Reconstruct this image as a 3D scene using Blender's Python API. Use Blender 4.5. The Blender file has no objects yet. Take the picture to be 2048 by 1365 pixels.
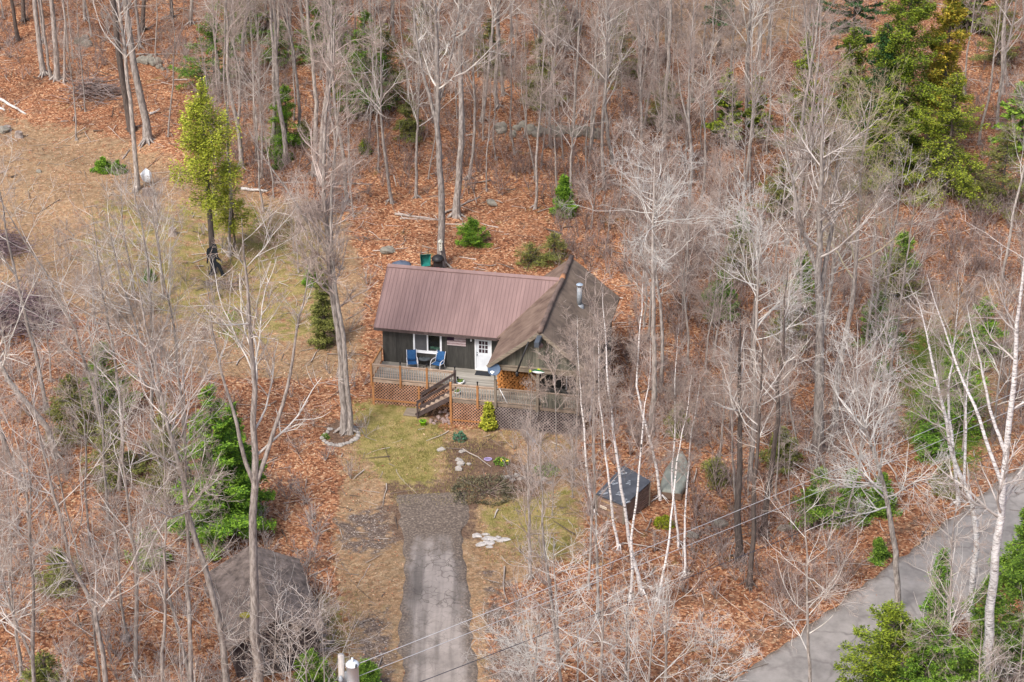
import bpy, math, random
import numpy as np
from mathutils import Vector, Matrix
R = math.radians
rng = np.random.default_rng(7)
random.seed(7)
C = bpy.context.scene.collection
# ---------------------------------------------------------------- camera
PITCH = 26.155; CAMY = -106.71; CAMZ = 55.39; FPX = 3982.2
cd = bpy.data.cameras.new('camera'); cam = bpy.data.objects.new('camera', cd); C.objects.link(cam)
cd.sensor_width = 36; cd.lens = 70; cd.clip_end = 5000; cd.clip_start = 1
cam.location = (0, CAMY, CAMZ); cam.rotation_euler = (R(90 - PITCH), 0, 0)
bpy.context.scene.camera = cam
# ---------------------------------------------------------------- light: bright thin overcast
SUN_EL, SUN_AZ = 52, -35          # azimuth measured from the camera's forward axis, minus = from the left/front
w = bpy.data.worlds.new('World'); bpy.context.scene.world = w; w.use_nodes = True
nt = w.node_tree; bg = nt.nodes['Background']
sk = nt.nodes.new('ShaderNodeTexSky'); sk.sky_type = 'NISHITA'; sk.sun_disc = False
sk.sun_elevation = R(SUN_EL); sk.sun_rotation = R(180 + 35); sk.dust_density = 4.0; sk.air_density = 1.0
nt.links.new(sk.outputs[0], bg.inputs[0]); bg.inputs[1].default_value = 0.15
sd = bpy.data.lights.new('sun', 'SUN'); sd.energy = 2.2; sd.angle = R(14); sd.color = (1, .955, .915)
so = bpy.data.objects.new('sun', sd); C.objects.link(so)
so.rotation_euler = (R(90 - SUN_EL), 0, R(SUN_AZ))
so.location = (0, -60, 90)
sc = bpy.context.scene
sc.view_settings.view_transform = 'Standard'; sc.view_settings.look = 'None'
sc.view_settings.exposure = 0.62; sc.view_settings.gamma = 1
sc.cycles.max_bounces = 4; sc.cycles.diffuse_bounces = 2; sc.cycles.glossy_bounces = 2
sc.cycles.transparent_max_bounces = 8; sc.cycles.transmission_bounces = 4

# ---------------------------------------------------------------- pixel -> place helpers (photo pixels 2048x1365)
cp, sp_ = math.cos(R(PITCH)), math.sin(R(PITCH))
def ray(px, py):
    a = (px - 1024) / FPX; b = -(py - 682.5) / FPX
    return np.array([a, cp + b * sp_, -sp_ + b * cp])
CAM = np.array([0, CAMY, CAMZ])
def pix(p):
    d = np.asarray(p) - CAM; z = d[..., 1] * cp - d[..., 2] * sp_; u = d[..., 1] * sp_ + d[..., 2] * cp
    return 1024 + FPX * d[..., 0] / z, 682.5 - FPX * u / z
ROAD = [(2, -48), (10.2, -35), (13.4, -29.5), (18.2, -24.1), (22.7, -19), (28.4, -12.4), (33.9, -6), (47.5, 8.9), (60, 24)]
def seg_dist(x, y, pts):
    x = np.asarray(x, float); y = np.asarray(y, float); best = np.full(np.broadcast(x, y).shape, 1e9)
    for (ax, ay), (bx, by) in zip(pts[:-1], pts[1:]):
        dx, dy = bx - ax, by - ay; t = np.clip(((x - ax) * dx + (y - ay) * dy) / (dx * dx + dy * dy), 0, 1)
        best = np.minimum(best, np.hypot(x - ax - t * dx, y - ay - t * dy))
    return best
def tz(x, y):
    x = np.asarray(x, float); y = np.asarray(y, float)
    s = y - 10; back = .05 * (s + np.sqrt(s * s + 40)) - .09
    t = -9 - y; fr = -.012 * (t + np.sqrt(t * t + 30))
    far = np.clip((np.hypot(x + 2, (y - 0)) - 13) / 8, 0, 1)
    far = far * np.clip((seg_dist(x, y, ROAD) - 4) / 6, 0, 1) * np.clip((np.abs(x + 3.3) - 3) / 4 + np.clip((y + 8) / 5, 0, 1), 0, 1)
    b = .30 * np.sin(x * .31 + 1.3 * np.sin(y * .17)) * np.sin(y * .27 + .8) + .16 * np.sin(x * .83 + y * .41) * np.sin(y * .71 - x * .22)
    far2 = np.clip((y - 120) / 100, 0, 1)
    return back * (1 - far2) + far2 * 11 + fr + b * far
def G(px, py, dz=0.0):
    r = ray(px, py); t = 100.0
    for _ in range(14):
        p = CAM + r * t
        t -= (p[2] - float(tz(p[0], p[1])) - dz) / r[2] * .9
    return CAM + r * t
def atY(px, py, y):
    r = ray(px, py); return CAM + r * ((y - CAMY) / r[1])
def atZ(px, py, z):
    r = ray(px, py); return CAM + r * ((z - CAMZ) / r[2])
# house frame
DZ = 1.65; PSI = R(11.295); HO = np.array([-7.718, 0, DZ])
def to_local(p):
    d = np.asarray(p) - HO; c, s = math.cos(PSI), math.sin(PSI)
    return np.array([c * d[0] - s * d[1], s * d[0] + c * d[1], d[2]])
def to_world(p):
    c, s = math.cos(PSI), math.sin(PSI)
    return np.array([c * p[0] + s * p[1], -s * p[0] + c * p[1], p[2]]) + HO
def HL(px, py, axis, val):
    o = to_local(CAM); r = to_local(HO + ray(px, py)); t = (val - o[axis]) / r[axis]
    return o + r * t

# ---------------------------------------------------------------- materials
MATS = {}
def newmat(name):
    m = bpy.data.materials.new(name); m.use_nodes = True; MATS[name] = m
    return m, m.node_tree.nodes, m.node_tree.links, m.node_tree.nodes['Principled BSDF']
def ramp(nodes, stops, interp='LINEAR'):
    r = nodes.new('ShaderNodeValToRGB'); r.color_ramp.interpolation = interp
    e = r.color_ramp.elements
    while len(e) < len(stops): e.new(.5)
    for el, (p, c) in zip(e, stops): el.position = p; el.color = (*c, 1)
    return r
def mat(name, c1, c2=None, scale=3, rough=.8, stretch=(1, 1, 1), bump=0, metal=0, objrand=None, detail=4, island=False, spec=.3, c3=None):
    m, N, L, P = newmat(name)
    P.inputs['Roughness'].default_value = rough; P.inputs['Metallic'].default_value = metal
    P.inputs['Specular IOR Level'].default_value = spec
    if c2 is None: P.inputs['Base Color'].default_value = (*c1, 1); return m
    tc = N.new('ShaderNodeTexCoord'); mp = N.new('ShaderNodeMapping'); mp.inputs['Scale'].default_value = stretch
    L.new(tc.outputs['Object'], mp.inputs[0])
    no = N.new('ShaderNodeTexNoise'); no.inputs['Scale'].default_value = scale; no.inputs['Detail'].default_value = detail
    no.inputs['Roughness'].default_value = .65
    L.new(mp.outputs[0], no.inputs['Vector'])
    rp = ramp(N, [(.32, c1), (.68, c2)] if c3 is None else [(.3, c1), (.5, c3), (.7, c2)])
    if island:
        g = N.new('ShaderNodeNewGeometry'); mx = N.new('ShaderNodeMath'); mx.operation = 'MULTIPLY_ADD'
        L.new(g.outputs['Random Per Island'], mx.inputs[0]); mx.inputs[1].default_value = .55
        mm = N.new('ShaderNodeMath'); mm.operation = 'MULTIPLY'; mm.inputs[1].default_value = .5
        L.new(no.outputs[0], mm.inputs[0]); L.new(mm.outputs[0], mx.inputs[2]); L.new(mx.outputs[0], rp.inputs[0])
    else: L.new(no.outputs[0], rp.inputs[0])
    col = rp.outputs[0]
    if objrand:
        oi = N.new('ShaderNodeObjectInfo'); r2 = ramp(N, [(0, objrand[0]), (1, objrand[1])])
        L.new(oi.outputs['Random'], r2.inputs[0]); mu = N.new('ShaderNodeMix'); mu.data_type = 'RGBA'; mu.blend_type = 'MULTIPLY'
        mu.inputs[0].default_value = 1; L.new(col, mu.inputs[6]); L.new(r2.outputs[0], mu.inputs[7]); col = mu.outputs[2]
    L.new(col, P.inputs['Base Color'])
    if bump:
        b = N.new('ShaderNodeBump'); b.inputs['Strength'].default_value = bump; b.inputs['Distance'].default_value = .03
        L.new(no.outputs[0], b.inputs['Height']); L.new(b.outputs[0], P.inputs['Normal'])
    return m
M_bark = mat('bark_grey', (.13, .11, .10), (.52, .49, .46), 3.5, .95, (3, 3, .7), .5, objrand=((.75, .72, .70), (1.1, 1.05, 1.0)), detail=6)
M_barkd = mat('bark_dark', (.055, .045, .04), (.17, .14, .125), 4, .95, (3, 3, .5), .6, objrand=((.8, .8, .8), (1.1, 1.05, 1.0)), detail=6)
M_twig = mat('twig_pale', (.37, .345, .325), (.74, .72, .69), 1.2, .9, objrand=((.85, .80, .78), (1.1, 1.08, 1.03)))
M_twigp = mat('twig_rose', (.27, .22, .20), (.56, .50, .46), .9, .9, objrand=((.8, .75, .74), (1.15, 1.08, 1.05)))
M_fine = mat('twig_fine', (.22, .17, .15), (.54, .475, .43), .5, .95, objrand=((.75, .72, .68), (1.15, 1.08, 1.02)))
M_twigw = mat('twig_white', (.36, .335, .31), (.68, .66, .62), .6, .95)
M_twigy = mat('twig_budding', (.30, .235, .15), (.48, .43, .30), .9, .9)
M_brush = mat('brush_twigs', (.12, .085, .075), (.37, .29, .26), .5, .95, island=True)
# birch: white with dark sideways marks
def birchmat():
    m, N, L, P = newmat('birch_bark'); P.inputs['Roughness'].default_value = .7
    tc = N.new('ShaderNodeTexCoord'); mp = N.new('ShaderNodeMapping'); mp.inputs['Scale'].default_value = (2.2, 2.2, 9)
    L.new(tc.outputs['Object'], mp.inputs[0]); no = N.new('ShaderNodeTexNoise'); no.inputs['Scale'].default_value = 1.6; no.inputs['Detail'].default_value = 3
    L.new(mp.outputs[0], no.inputs['Vector'])
    rp = ramp(N, [(.36, (.06, .05, .045)), (.43, (.74, .70, .67)), (.7, (.86, .83, .80)), (.78, (.5, .45, .42))])
    L.new(no.outputs[0], rp.inputs[0]); L.new(rp.outputs[0], P.inputs['Base Color'])
birchmat(); M_birch = MATS['birch_bark']; M_birchg = mat('birch_grey', (.07, .06, .055), (.78, .77, .76), 2.2, .85, (1.6, 1.6, 6), .2, c3=(.60, .58, .57))
M_cedar = mat('foliage_cedar', (.20, .24, .018), (.50, .52, .06), 1.0, .8, island=True, objrand=((.9, .95, .9), (1.1, 1, 1)))
M_fir = mat('foliage_fir', (.045, .08, .010), (.27, .33, .025), .5, .8, island=True, objrand=((.75, .9, .8), (1.15, 1.05, 1.2)))
M_hem = mat('foliage_hemlock', (.05, .12, .015), (.20, .34, .035), .8, .8, island=True, objrand=((.8, .9, .8), (1.2, 1.05, 1.2)))
M_hemb = mat('foliage_hemlock_bright', (.04, .11, .012), (.22, .38, .03), .8, .8, island=True)
M_firgold = mat('foliage_golden', (.15, .17, .015), (.46, .33, .035), .6, .8, island=True)
M_firdark = mat('foliage_deep', (.012, .045, .014), (.05, .13, .03), .6, .8, island=True)
M_olive = mat('foliage_olive', (.08, .095, .02), (.24, .25, .06), .7, .85, island=True)
def leafmat():
    m, N, L, P = newmat('fallen_leaves'); P.inputs['Roughness'].default_value = .75
    g = N.new('ShaderNodeNewGeometry')
    rp = ramp(N, [(0, (.12, .046, .026)), (.3, (.27, .104, .052)), (.6, (.41, .182, .090)), (.8, (.47, .275, .165)), (.93, (.56, .39, .25)), (1, (.68, .55, .40))])
    L.new(g.outputs['Random Per Island'], rp.inputs[0]); L.new(rp.outputs[0], P.inputs['Base Color'])
    return m
M_leaf = leafmat()

def groundmat():
    m, N, L, P = newmat('forest_floor'); P.inputs['Roughness'].default_value = .95; P.inputs['Specular IOR Level'].default_value = .1
    tc = N.new('ShaderNodeTexCoord')
    def noise(scale, det=5, off=0):
        mp = N.new('ShaderNodeMapping'); mp.inputs['Location'].default_value = (off, off * .7, 0); L.new(tc.outputs['Object'], mp.inputs[0])
        n = N.new('ShaderNodeTexNoise'); n.inputs['Scale'].default_value = scale; n.inputs['Detail'].default_value = det; n.inputs['Roughness'].default_value = .7
        L.new(mp.outputs[0], n.inputs['Vector']); return n.outputs[0]
    def mix(f, a, b, mode='MIX'):
        x = N.new('ShaderNodeMix'); x.data_type = 'RGBA'; x.blend_type = mode
        if isinstance(f, float): x.inputs[0].default_value = f
        else: L.new(f, x.inputs[0])
        L.new(a, x.inputs[6]); L.new(b, x.inputs[7]); return x.outputs[2]
    def math_(op, a, b=None, clamp=False):
        x = N.new('ShaderNodeMath'); x.operation = op; x.use_clamp = clamp
        for i, v in enumerate((a, b)):
            if v is None: continue
            if isinstance(v, (float, int)): x.inputs[i].default_value = v
            else: L.new(v, x.inputs[i])
        return x.outputs[0]
    vo = N.new('ShaderNodeTexVoronoi'); vo.inputs['Scale'].default_value = 8.5; vo.inputs['Randomness'].default_value = 1
    L.new(tc.outputs['Object'], vo.inputs['Vector'])
    sep = N.new('ShaderNodeSeparateColor'); L.new(vo.outputs['Color'], sep.inputs[0])
    lit = ramp(N, [(0, (.095, .040, .024)), (.3, (.21, .084, .042)), (.6, (.32, .140, .070)), (.85, (.42, .215, .115)), (1, (.53, .35, .21))])
    L.new(sep.outputs[0], lit.inputs[0])
    big = ramp(N, [(.33, (.55, .54, .56)), (.47, (.92, .94, .96)), (.66, (1.25, 1.30, 1.30))]); L.new(noise(.22, 6), big.inputs[0])
    litter = mix(1.0, lit.outputs[0], big.outputs[0], 'MULTIPLY')
    # dark mossy/soil blotches among the leaves
    bl = ramp(N, [(.54, (0, 0, 0)), (.68, (1, 1, 1))]); L.new(noise(.5, 5, 31), bl.inputs[0])
    soil = ramp(N, [(.3, (.075, .045, .032)), (.7, (.19, .125, .085))]); L.new(noise(6, 5, 5), soil.inputs[0])
    litter = mix(math_('MULTIPLY', bl.outputs[0], .6), litter, soil.outputs[0])
    ms = ramp(N, [(.61, (0, 0, 0)), (.68, (1, 1, 1))]); L.new(noise(.33, 6, 77), ms.inputs[0])
    moss = ramp(N, [(.3, (.08, .085, .02)), (.7, (.22, .19, .06))]); L.new(noise(5, 5, 9), moss.inputs[0])
    litter = mix(math_('MULTIPLY', ms.outputs[0], .5), litter, moss.outputs[0])
    # grass
    gr = ramp(N, [(.28, (.11, .105, .032)), (.42, (.21, .19, .065)), (.56, (.32, .26, .115)), (.7, (.36, .27, .15))]); L.new(noise(1.3, 8, 3), gr.inputs[0])
    gr2 = ramp(N, [(.3, (.6, .62, .5)), (.7, (1.2, 1.15, 1.1))]); L.new(noise(14, 4, 8), gr2.inputs[0])
    grass = mix(1.0, gr.outputs[0], gr2.outputs[0], 'MULTIPLY')
    tan = ramp(N, [(.3, (.15, .11, .065)), (.5, (.30, .225, .13)), (.72, (.43, .345, .235))]); L.new(noise(2.5, 8, 13), tan.inputs[0])
    tan_c = mix(.4, tan.outputs[0], litter)
    vg = N.new('ShaderNodeTexVoronoi'); vg.inputs['Scale'].default_value = 16; L.new(tc.outputs['Object'], vg.inputs['Vector'])
    sg = N.new('ShaderNodeSeparateColor'); L.new(vg.outputs['Color'], sg.inputs[0])
    gv = ramp(N, [(0, (.07, .05, .04)), (.5, (.13, .098, .08)), (.9, (.20, .155, .13)), (1, (.45, .40, .35))]); L.new(sg.outputs[0], gv.inputs[0])
    edge = noise(1.6, 6, 21)
    def mask(name):
        a = N.new('ShaderNodeAttribute'); a.attribute_name = name
        s = math_('ADD', a.outputs['Fac'], math_('MULTIPLY', math_('SUBTRACT', edge, .5), 1.4))
        r = ramp(N, [(.42, (0, 0, 0)), (.62, (1, 1, 1))]); L.new(s, r.inputs[0]); return r.outputs[0]
    col = mix(mask('tan'), litter, tan_c)
    col = mix(mask('grass'), col, grass)
    vd = ramp(N, [(.3, (.07, .10, .02)), (.55, (.14, .19, .03)), (.75, (.24, .24, .07))]); L.new(noise(2.2, 8, 41), vd.inputs[0])
    col = mix(mask('verdant'), col, vd.outputs[0])
    col = mix(mask('gravel'), col, gv.outputs[0])
    col = mix(mask('dirt'), col, soil.outputs[0])
    L.new(col, P.inputs['Base Color'])
    b = N.new('ShaderNodeBump'); b.inputs['Strength'].default_value = .8; b.inputs['Distance'].default_value = .05
    L.new(math_('ADD', vo.outputs['Distance'], noise(9, 4, 50)), b.inputs['Height']); L.new(b.outputs[0], P.inputs['Normal'])
    return m
M_ground = groundmat()
def asphalt(name, base, crack, cs, leafy):
    m, N, L, P = newmat(name); P.inputs['Roughness'].default_value = .9
    tc = N.new('ShaderNodeTexCoord')
    n = N.new('ShaderNodeTexNoise'); n.inputs['Scale'].default_value = .7; n.inputs['Detail'].default_value = 9; n.inputs['Roughness'].default_value = .7
    L.new(tc.outputs['Object'], n.inputs['Vector'])
    rp = ramp(N, [(.3, tuple(v * .62 for v in base)), (.55, base), (.75, tuple(v * 1.25 for v in base))]); L.new(n.outputs[0], rp.inputs[0])
    d = N.new('ShaderNodeTexNoise'); d.inputs['Scale'].default_value = 1.3; d.inputs['Detail'].default_value = 5; L.new(tc.outputs['Object'], d.inputs['Vector'])
    mx = N.new('ShaderNodeMix'); mx.data_type = 'VECTOR'; mx.inputs[0].default_value = .45
    L.new(tc.outputs['Object'], mx.inputs[4]); L.new(d.outputs['Color'], mx.inputs[5])
    vo = N.new('ShaderNodeTexVoronoi'); vo.feature = 'DISTANCE_TO_EDGE'; vo.inputs['Scale'].default_value = cs; L.new(mx.outputs[1], vo.inputs['Vector'])
    cr = ramp(N, [(0, (1, 1, 1)), (.055, (0, 0, 0))]); L.new(vo.outputs['Distance'], cr.inputs[0])
    a = N.new('ShaderNodeAttribute'); a.attribute_name = 'wear'
    cn = N.new('ShaderNodeTexNoise'); cn.inputs['Scale'].default_value = .9; cn.inputs['Detail'].default_value = 6; L.new(tc.outputs['Object'], cn.inputs['Vector'])
    cm_ = ramp(N, [(.36, (0, 0, 0)), (.55, (1, 1, 1))]); L.new(cn.outputs[0], cm_.inputs[0])
    m0 = N.new('ShaderNodeMath'); m0.operation = 'MULTIPLY'; L.new(cr.outputs[0], m0.inputs[0]); L.new(cm_.outputs[0], m0.inputs[1])
    mu = N.new('ShaderNodeMath'); mu.operation = 'MULTIPLY'; L.new(m0.outputs[0], mu.inputs[0]); L.new(a.outputs['Fac'], mu.inputs[1])
    x = N.new('ShaderNodeMix'); x.data_type = 'RGBA'; L.new(mu.outputs[0], x.inputs[0]); L.new(rp.outputs[0], x.inputs[6]); x.inputs[7].default_value = (*crack, 1)
    # streaks along the way and soil washed over it where 'soil' is high
    mp = N.new('ShaderNodeMapping'); mp.inputs['Scale'].default_value = (2.2, .16, 1); L.new(tc.outputs['Object'], mp.inputs[0])
    st = N.new('ShaderNodeTexNoise'); st.inputs['Scale'].default_value = 1.0; st.inputs['Detail'].default_value = 7; L.new(mp.outputs[0], st.inputs['Vector'])
    sr = ramp(N, [(.36, (.48, .46, .44)), (.6, (1.08, 1.05, 1.02))]); L.new(st.outputs[0], sr.inputs[0])
    y1 = N.new('ShaderNodeMix'); y1.data_type = 'RGBA'; y1.blend_type = 'MULTIPLY'; y1.inputs[0].default_value = .9 if leafy else 0.0; L.new(x.outputs[2], y1.inputs[6]); L.new(sr.outputs[0], y1.inputs[7])
    s1 = N.new('ShaderNodeAttribute'); s1.attribute_name = 'soil'
    en = N.new('ShaderNodeTexNoise'); en.inputs['Scale'].default_value = .9; en.inputs['Detail'].default_value = 9; en.inputs['Roughness'].default_value = .75; L.new(tc.outputs['Object'], en.inputs['Vector'])
    ma = N.new('ShaderNodeMath'); ma.operation = 'ADD'; L.new(s1.outputs['Fac'], ma.inputs[0]); L.new(en.outputs[0], ma.inputs[1])
    mr = ramp(N, [(.60, (0, 0, 0)), (.92, (1, 1, 1))]); L.new(ma.outputs[0], mr.inputs[0])
    gn = N.new('ShaderNodeTexNoise'); gn.inputs['Scale'].default_value = 9; gn.inputs['Detail'].default_value = 6; L.new(tc.outputs['Object'], gn.inputs['Vector'])
    gr = ramp(N, [(.3, (.06, .046, .037)), (.52, (.13, .10, .078)), (.66, (.21, .165, .13)), (.78, (.42, .36, .30))]); L.new(gn.outputs[0], gr.inputs[0])
    z = N.new('ShaderNodeMix'); z.data_type = 'RGBA'; L.new(mr.outputs[0], z.inputs[0]); L.new(y1.outputs[2], z.inputs[6]); L.new(gr.outputs[0], z.inputs[7])
    L.new(z.outputs[2], P.inputs['Base Color']); return m
M_drive = asphalt('old_asphalt', (.27, .24, .22), (.09, .075, .065), 3.6, True)
M_road = asphalt('road_asphalt', (.275, .252, .232), (.17, .152, .14), .8, False)

# ---------------------------------------------------------------- mesh helpers
def mesh_obj(name, verts, faces, m, parent=None, smooth=False):
    me = bpy.data.meshes.new(name)
    verts = np.asarray(verts, np.float32)
    if isinstance(faces, np.ndarray):
        k = faces.shape[1]; me.vertices.add(len(verts)); me.vertices.foreach_set('co', verts.ravel())
        me.loops.add(faces.size); me.loops.foreach_set('vertex_index', faces.ravel().astype(np.int32))
        me.polygons.add(len(faces)); me.polygons.foreach_set('loop_start', np.arange(0, faces.size, k, dtype=np.int32))
        me.update(calc_edges=True)
    else: me.from_pydata([tuple(map(float, v)) for v in verts], [], faces); me.update()
    if smooth: me.polygons.foreach_set('use_smooth', [True] * len(me.polygons))
    if m: me.materials.append(m)
    o = bpy.data.objects.new(name, me); C.objects.link(o)
    if parent: o.parent = parent
    return o
def tag(o, label=None, cat=None, group=None, kind=None):
    for k, v in (('label', label), ('category', cat), ('group', group), ('kind', kind)):
        if v: o[k] = v
    return o
def thing(name, label, cat, loc=(0, 0, 0), rz=0, group=None):
    o = bpy.data.objects.new(name, None); C.objects.link(o); o.location = tuple(map(float, loc)); o.rotation_euler = (0, 0, rz)
    return tag(o, label, cat, group)
def copy_tree(o, parent=None):
    c = o.copy(); C.objects.link(c); c.parent = parent
    for ch in o.children: copy_tree(ch, c)
    return c
class MB:
    def __init__(s): s.v = []; s.f = []
    def add(s, v, f):
        n = len(s.v); s.v += [tuple(map(float, p)) for p in v]; s.f += [tuple(int(i) + n for i in q) for q in f]; return s
    def box(s, a, b, rot=None, at=(0, 0, 0)):
        x0, y0, z0 = a; x1, y1, z1 = b
        v = [(x0, y0, z0), (x1, y0, z0), (x1, y1, z0), (x0, y1, z0), (x0, y0, z1), (x1, y0, z1), (x1, y1, z1), (x0, y1, z1)]
        if rot is not None: v = [rot @ Vector(p) + Vector(at) for p in v]
        return s.add(v, [(0, 3, 2, 1), (4, 5, 6, 7), (0, 1, 5, 4), (1, 2, 6, 5), (2, 3, 7, 6), (3, 0, 4, 7)])
    def bar(s, p, q, wd, hg=None, up=(0, 0, 1)):
        p, q = Vector(p), Vector(q); d = q - p; l = d.length; d.normalize(); u = Vector(up)
        x = d.cross(u)
        if x.length < 1e-4: x = d.cross(Vector((1, 0, 0)))
        x.normalize(); z = x.cross(d); hg = hg or wd
        m = Matrix((x, d, z)).transposed()
        return s.box((-wd / 2, 0, -hg / 2), (wd / 2, l, hg / 2), m, p)
    def tube(s, pts, r, n=8, cap=True):
        pts = [Vector(p) for p in pts]; rr = r if hasattr(r, '__len__') else [r] * len(pts); v = []; prev = None
        for i, p in enumerate(pts):
            t = (pts[min(i + 1, len(pts) - 1)] - pts[max(i - 1, 0)]).normalized()
            if prev is None: a = t.cross(Vector((0, 0, 1))); a = a if a.length > 1e-3 else t.cross(Vector((1, 0, 0)))
            else: a = prev - t * prev.dot(t)
            a.normalize(); prev = a; b = t.cross(a)
            v += [p + (a * math.cos(2 * math.pi * k / n) + b * math.sin(2 * math.pi * k / n)) * rr[i] for k in range(n)]
        f = [(i * n + k, i * n + (k + 1) % n, (i + 1) * n + (k + 1) % n, (i + 1) * n + k) for i in range(len(pts) - 1) for k in range(n)]
        if cap: f += [tuple(range(n))[::-1], tuple((len(pts) - 1) * n + k for k in range(n))]
        return s.add(v, f)
    def lathe(s, prof, at=(0, 0, 0), n=20, rot=None):
        v = []
        for r, z in prof:
            for k in range(n):
                p = Vector((r * math.cos(2 * math.pi * k / n), r * math.sin(2 * math.pi * k / n), z))
                v.append((rot @ p if rot is not None else p) + Vector(at))
        f = [(i * n + k, i * n + (k + 1) % n, (i + 1) * n + (k + 1) % n, (i + 1) * n + k) for i in range(len(prof) - 1) for k in range(n)]
        return s.add(v, f)
    def prism(s, poly, d):           # poly: list of 3D points (planar), extruded by vector d
        n = len(poly); d = Vector(d); v = [Vector(p) for p in poly] + [Vector(p) + d for p in poly]
        return s.add(v, [tuple(range(n))[::-1], tuple(range(n, 2 * n))] + [(i, (i + 1) % n, n + (i + 1) % n, n + i) for i in range(n)])
    def rock(s, c, r, rg, sq=.7):
        import itertools
        n, mrow = 8, 5; v = []; ph = rg.uniform(0, 6, 6)
        for i in range(mrow + 1):
            th = math.pi * i / mrow
            for k in range(n):
                a = 2 * math.pi * k / n; d = np.array([math.sin(th) * math.cos(a), math.sin(th) * math.sin(a), math.cos(th) * sq])
                q = 1 + .18 * math.sin(3 * d[0] + ph[0] + 2 * d[1]) + .15 * math.sin(4 * d[1] + ph[1]) + .12 * math.sin(5 * d[2] + ph[2] + 3 * d[0]) + rg.uniform(-.05, .05)
                v.append(np.asarray(c) + d * q * np.asarray(r))
        f = [(i * n + k, (i + 1) * n + k, (i + 1) * n + (k + 1) % n, i * n + (k + 1) % n) for i in range(mrow) for k in range(n)]
        return s.add(v, f)
    def build(s, name, m, parent=None, smooth=False): return mesh_obj(name, s.v, s.f, m, parent, smooth)

# ---------------------------------------------------------------- ground, driveway, road
def inpoly(x, y, poly):
    ins = np.zeros(x.shape, bool); n = len(poly)
    for i in range(n):
        x1, y1 = poly[i]; x2, y2 = poly[(i + 1) % n]
        c = ((y1 > y) != (y2 > y)) & (x < (x2 - x1) * (y - y1) / (y2 - y1 + 1e-12) + x1); ins ^= c
    return ins
def GP(pts): return [tuple(G(a, b)[:2]) for a, b in pts]
REG = {
 'grass': [GP([(700, 800), (840, 800), (900, 860), (880, 960), (900, 1010), (1060, 1030), (1140, 1040), (1150, 1060), (960, 1030), (780, 985), (700, 900)]),
           GP([(1790, 640), (1880, 600), (1950, 760), (1940, 880), (1860, 900), (1780, 800)]), GP([(950, 1000), (1160, 960), (1170, 1090), (1120, 1140), (960, 1080)]),
           GP([(620, 1180), (700, 1180), (720, 1365), (600, 1380)]), GP([(180, 380), (420, 400), (650, 400), (680, 660), (560, 700), (300, 640), (120, 520)])],
 'verdant': [GP([(1800, 680), (1880, 620), (1960, 700), (1985, 830), (1950, 960), (1850, 930), (1790, 850)]), GP([(450, 600), (500, 640), (480, 700), (430, 680)])],
 'tan': [GP([(-120, 220), (0, 225), (180, 250), (420, 330), (700, 420), (740, 560), (730, 760), (640, 760), (400, 760), (180, 640), (-120, 560)]),
         GP([(680, 860), (1160, 850), (1180, 1100), (980, 1200), (1000, 1400), (700, 1400), (660, 1100)]),
         GP([(1180, -60), (1700, -60), (1650, 60), (1500, 120), (1300, 90)]), GP([(1750, 560), (2060, 560), (2060, 900), (1800, 920)])],
 'gravel': [GP([(780, 970), (900, 950), (960, 1010), (960, 1090), (780, 1090)]), GP([(640, 1040), (790, 990), (790, 1120), (690, 1120)]), GP([(690, 1240), (790, 1200), (800, 1400), (700, 1400)]),
            GP([(945, 1090), (1040, 1160), (1100, 1400), (965, 1400)])],
 'dirt': [GP([(880, 880), (1000, 870), (1080, 960), (1100, 1000), (940, 1000), (880, 940)]), GP([(655, 830), (700, 840), (718, 880), (690, 895), (640, 890)]),
          GP([(830, 815), (900, 790), (905, 855), (860, 850)]), GP([(740, 960), (960, 960), (975, 1090), (770, 1090)])],
}
def axis(a, b, c, d, fine, coarse, ends):
    return np.unique(np.round(np.concatenate([ends[0], np.arange(a, b, coarse), np.arange(b, c, fine), np.arange(c, d, coarse), ends[1]]), 3))
gx = axis(-60, -20, 22, 62, .3, .7, ([-1500, -700, -300, -140, -80], [62, 80, 140, 300, 700, 1500]))
gy = axis(-58, -34, 14, 100, .3, .8, ([-600, -250, -110, -75], [100, 130, 180, 260, 400, 700, 1200, 2500]))
X, Y = np.meshgrid(gx, gy); Z = tz(X, Y)
nx, ny = len(gx), len(gy)
idx = np.arange(nx * ny).reshape(ny, nx)
F = np.stack([idx[:-1, :-1], idx[:-1, 1:], idx[1:, 1:], idx[1:, :-1]], -1).reshape(-1, 4)
ground = mesh_obj('ground', np.stack([X, Y, Z], -1).reshape(-1, 3), F, M_ground, smooth=True); tag(ground, kind='structure')
def blur(a, k=2):
    for _ in range(k):
        b = np.pad(a, 1, mode='edge'); a = (b[1:-1, 1:-1] * 2 + b[:-2, 1:-1] + b[2:, 1:-1] + b[1:-1, :-2] + b[1:-1, 2:]) / 6
    return a
for nm, polys in REG.items():
    v = np.zeros(X.shape)
    for i_, p in enumerate(polys): v = np.maximum(v, inpoly(X, Y, p).astype(float) * {'verdant': (.8, .5), 'tan': (.72, .78, .7, .6), 'grass': (.72, .5, .6, .6, .56), 'gravel': (.6, .62, .62, .6), 'dirt': (.75, .9, .8, .62)}[nm][i_])
    if nm == 'dirt': v = np.maximum(v, (np.abs(seg_dist(X, Y, ROAD) - 3.3) < .5) * .8)
    v = blur(v, 9)
    at = ground.data.attributes.new(nm, 'FLOAT', 'POINT'); at.data.foreach_set('value', v.ravel().astype(np.float32))
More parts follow.
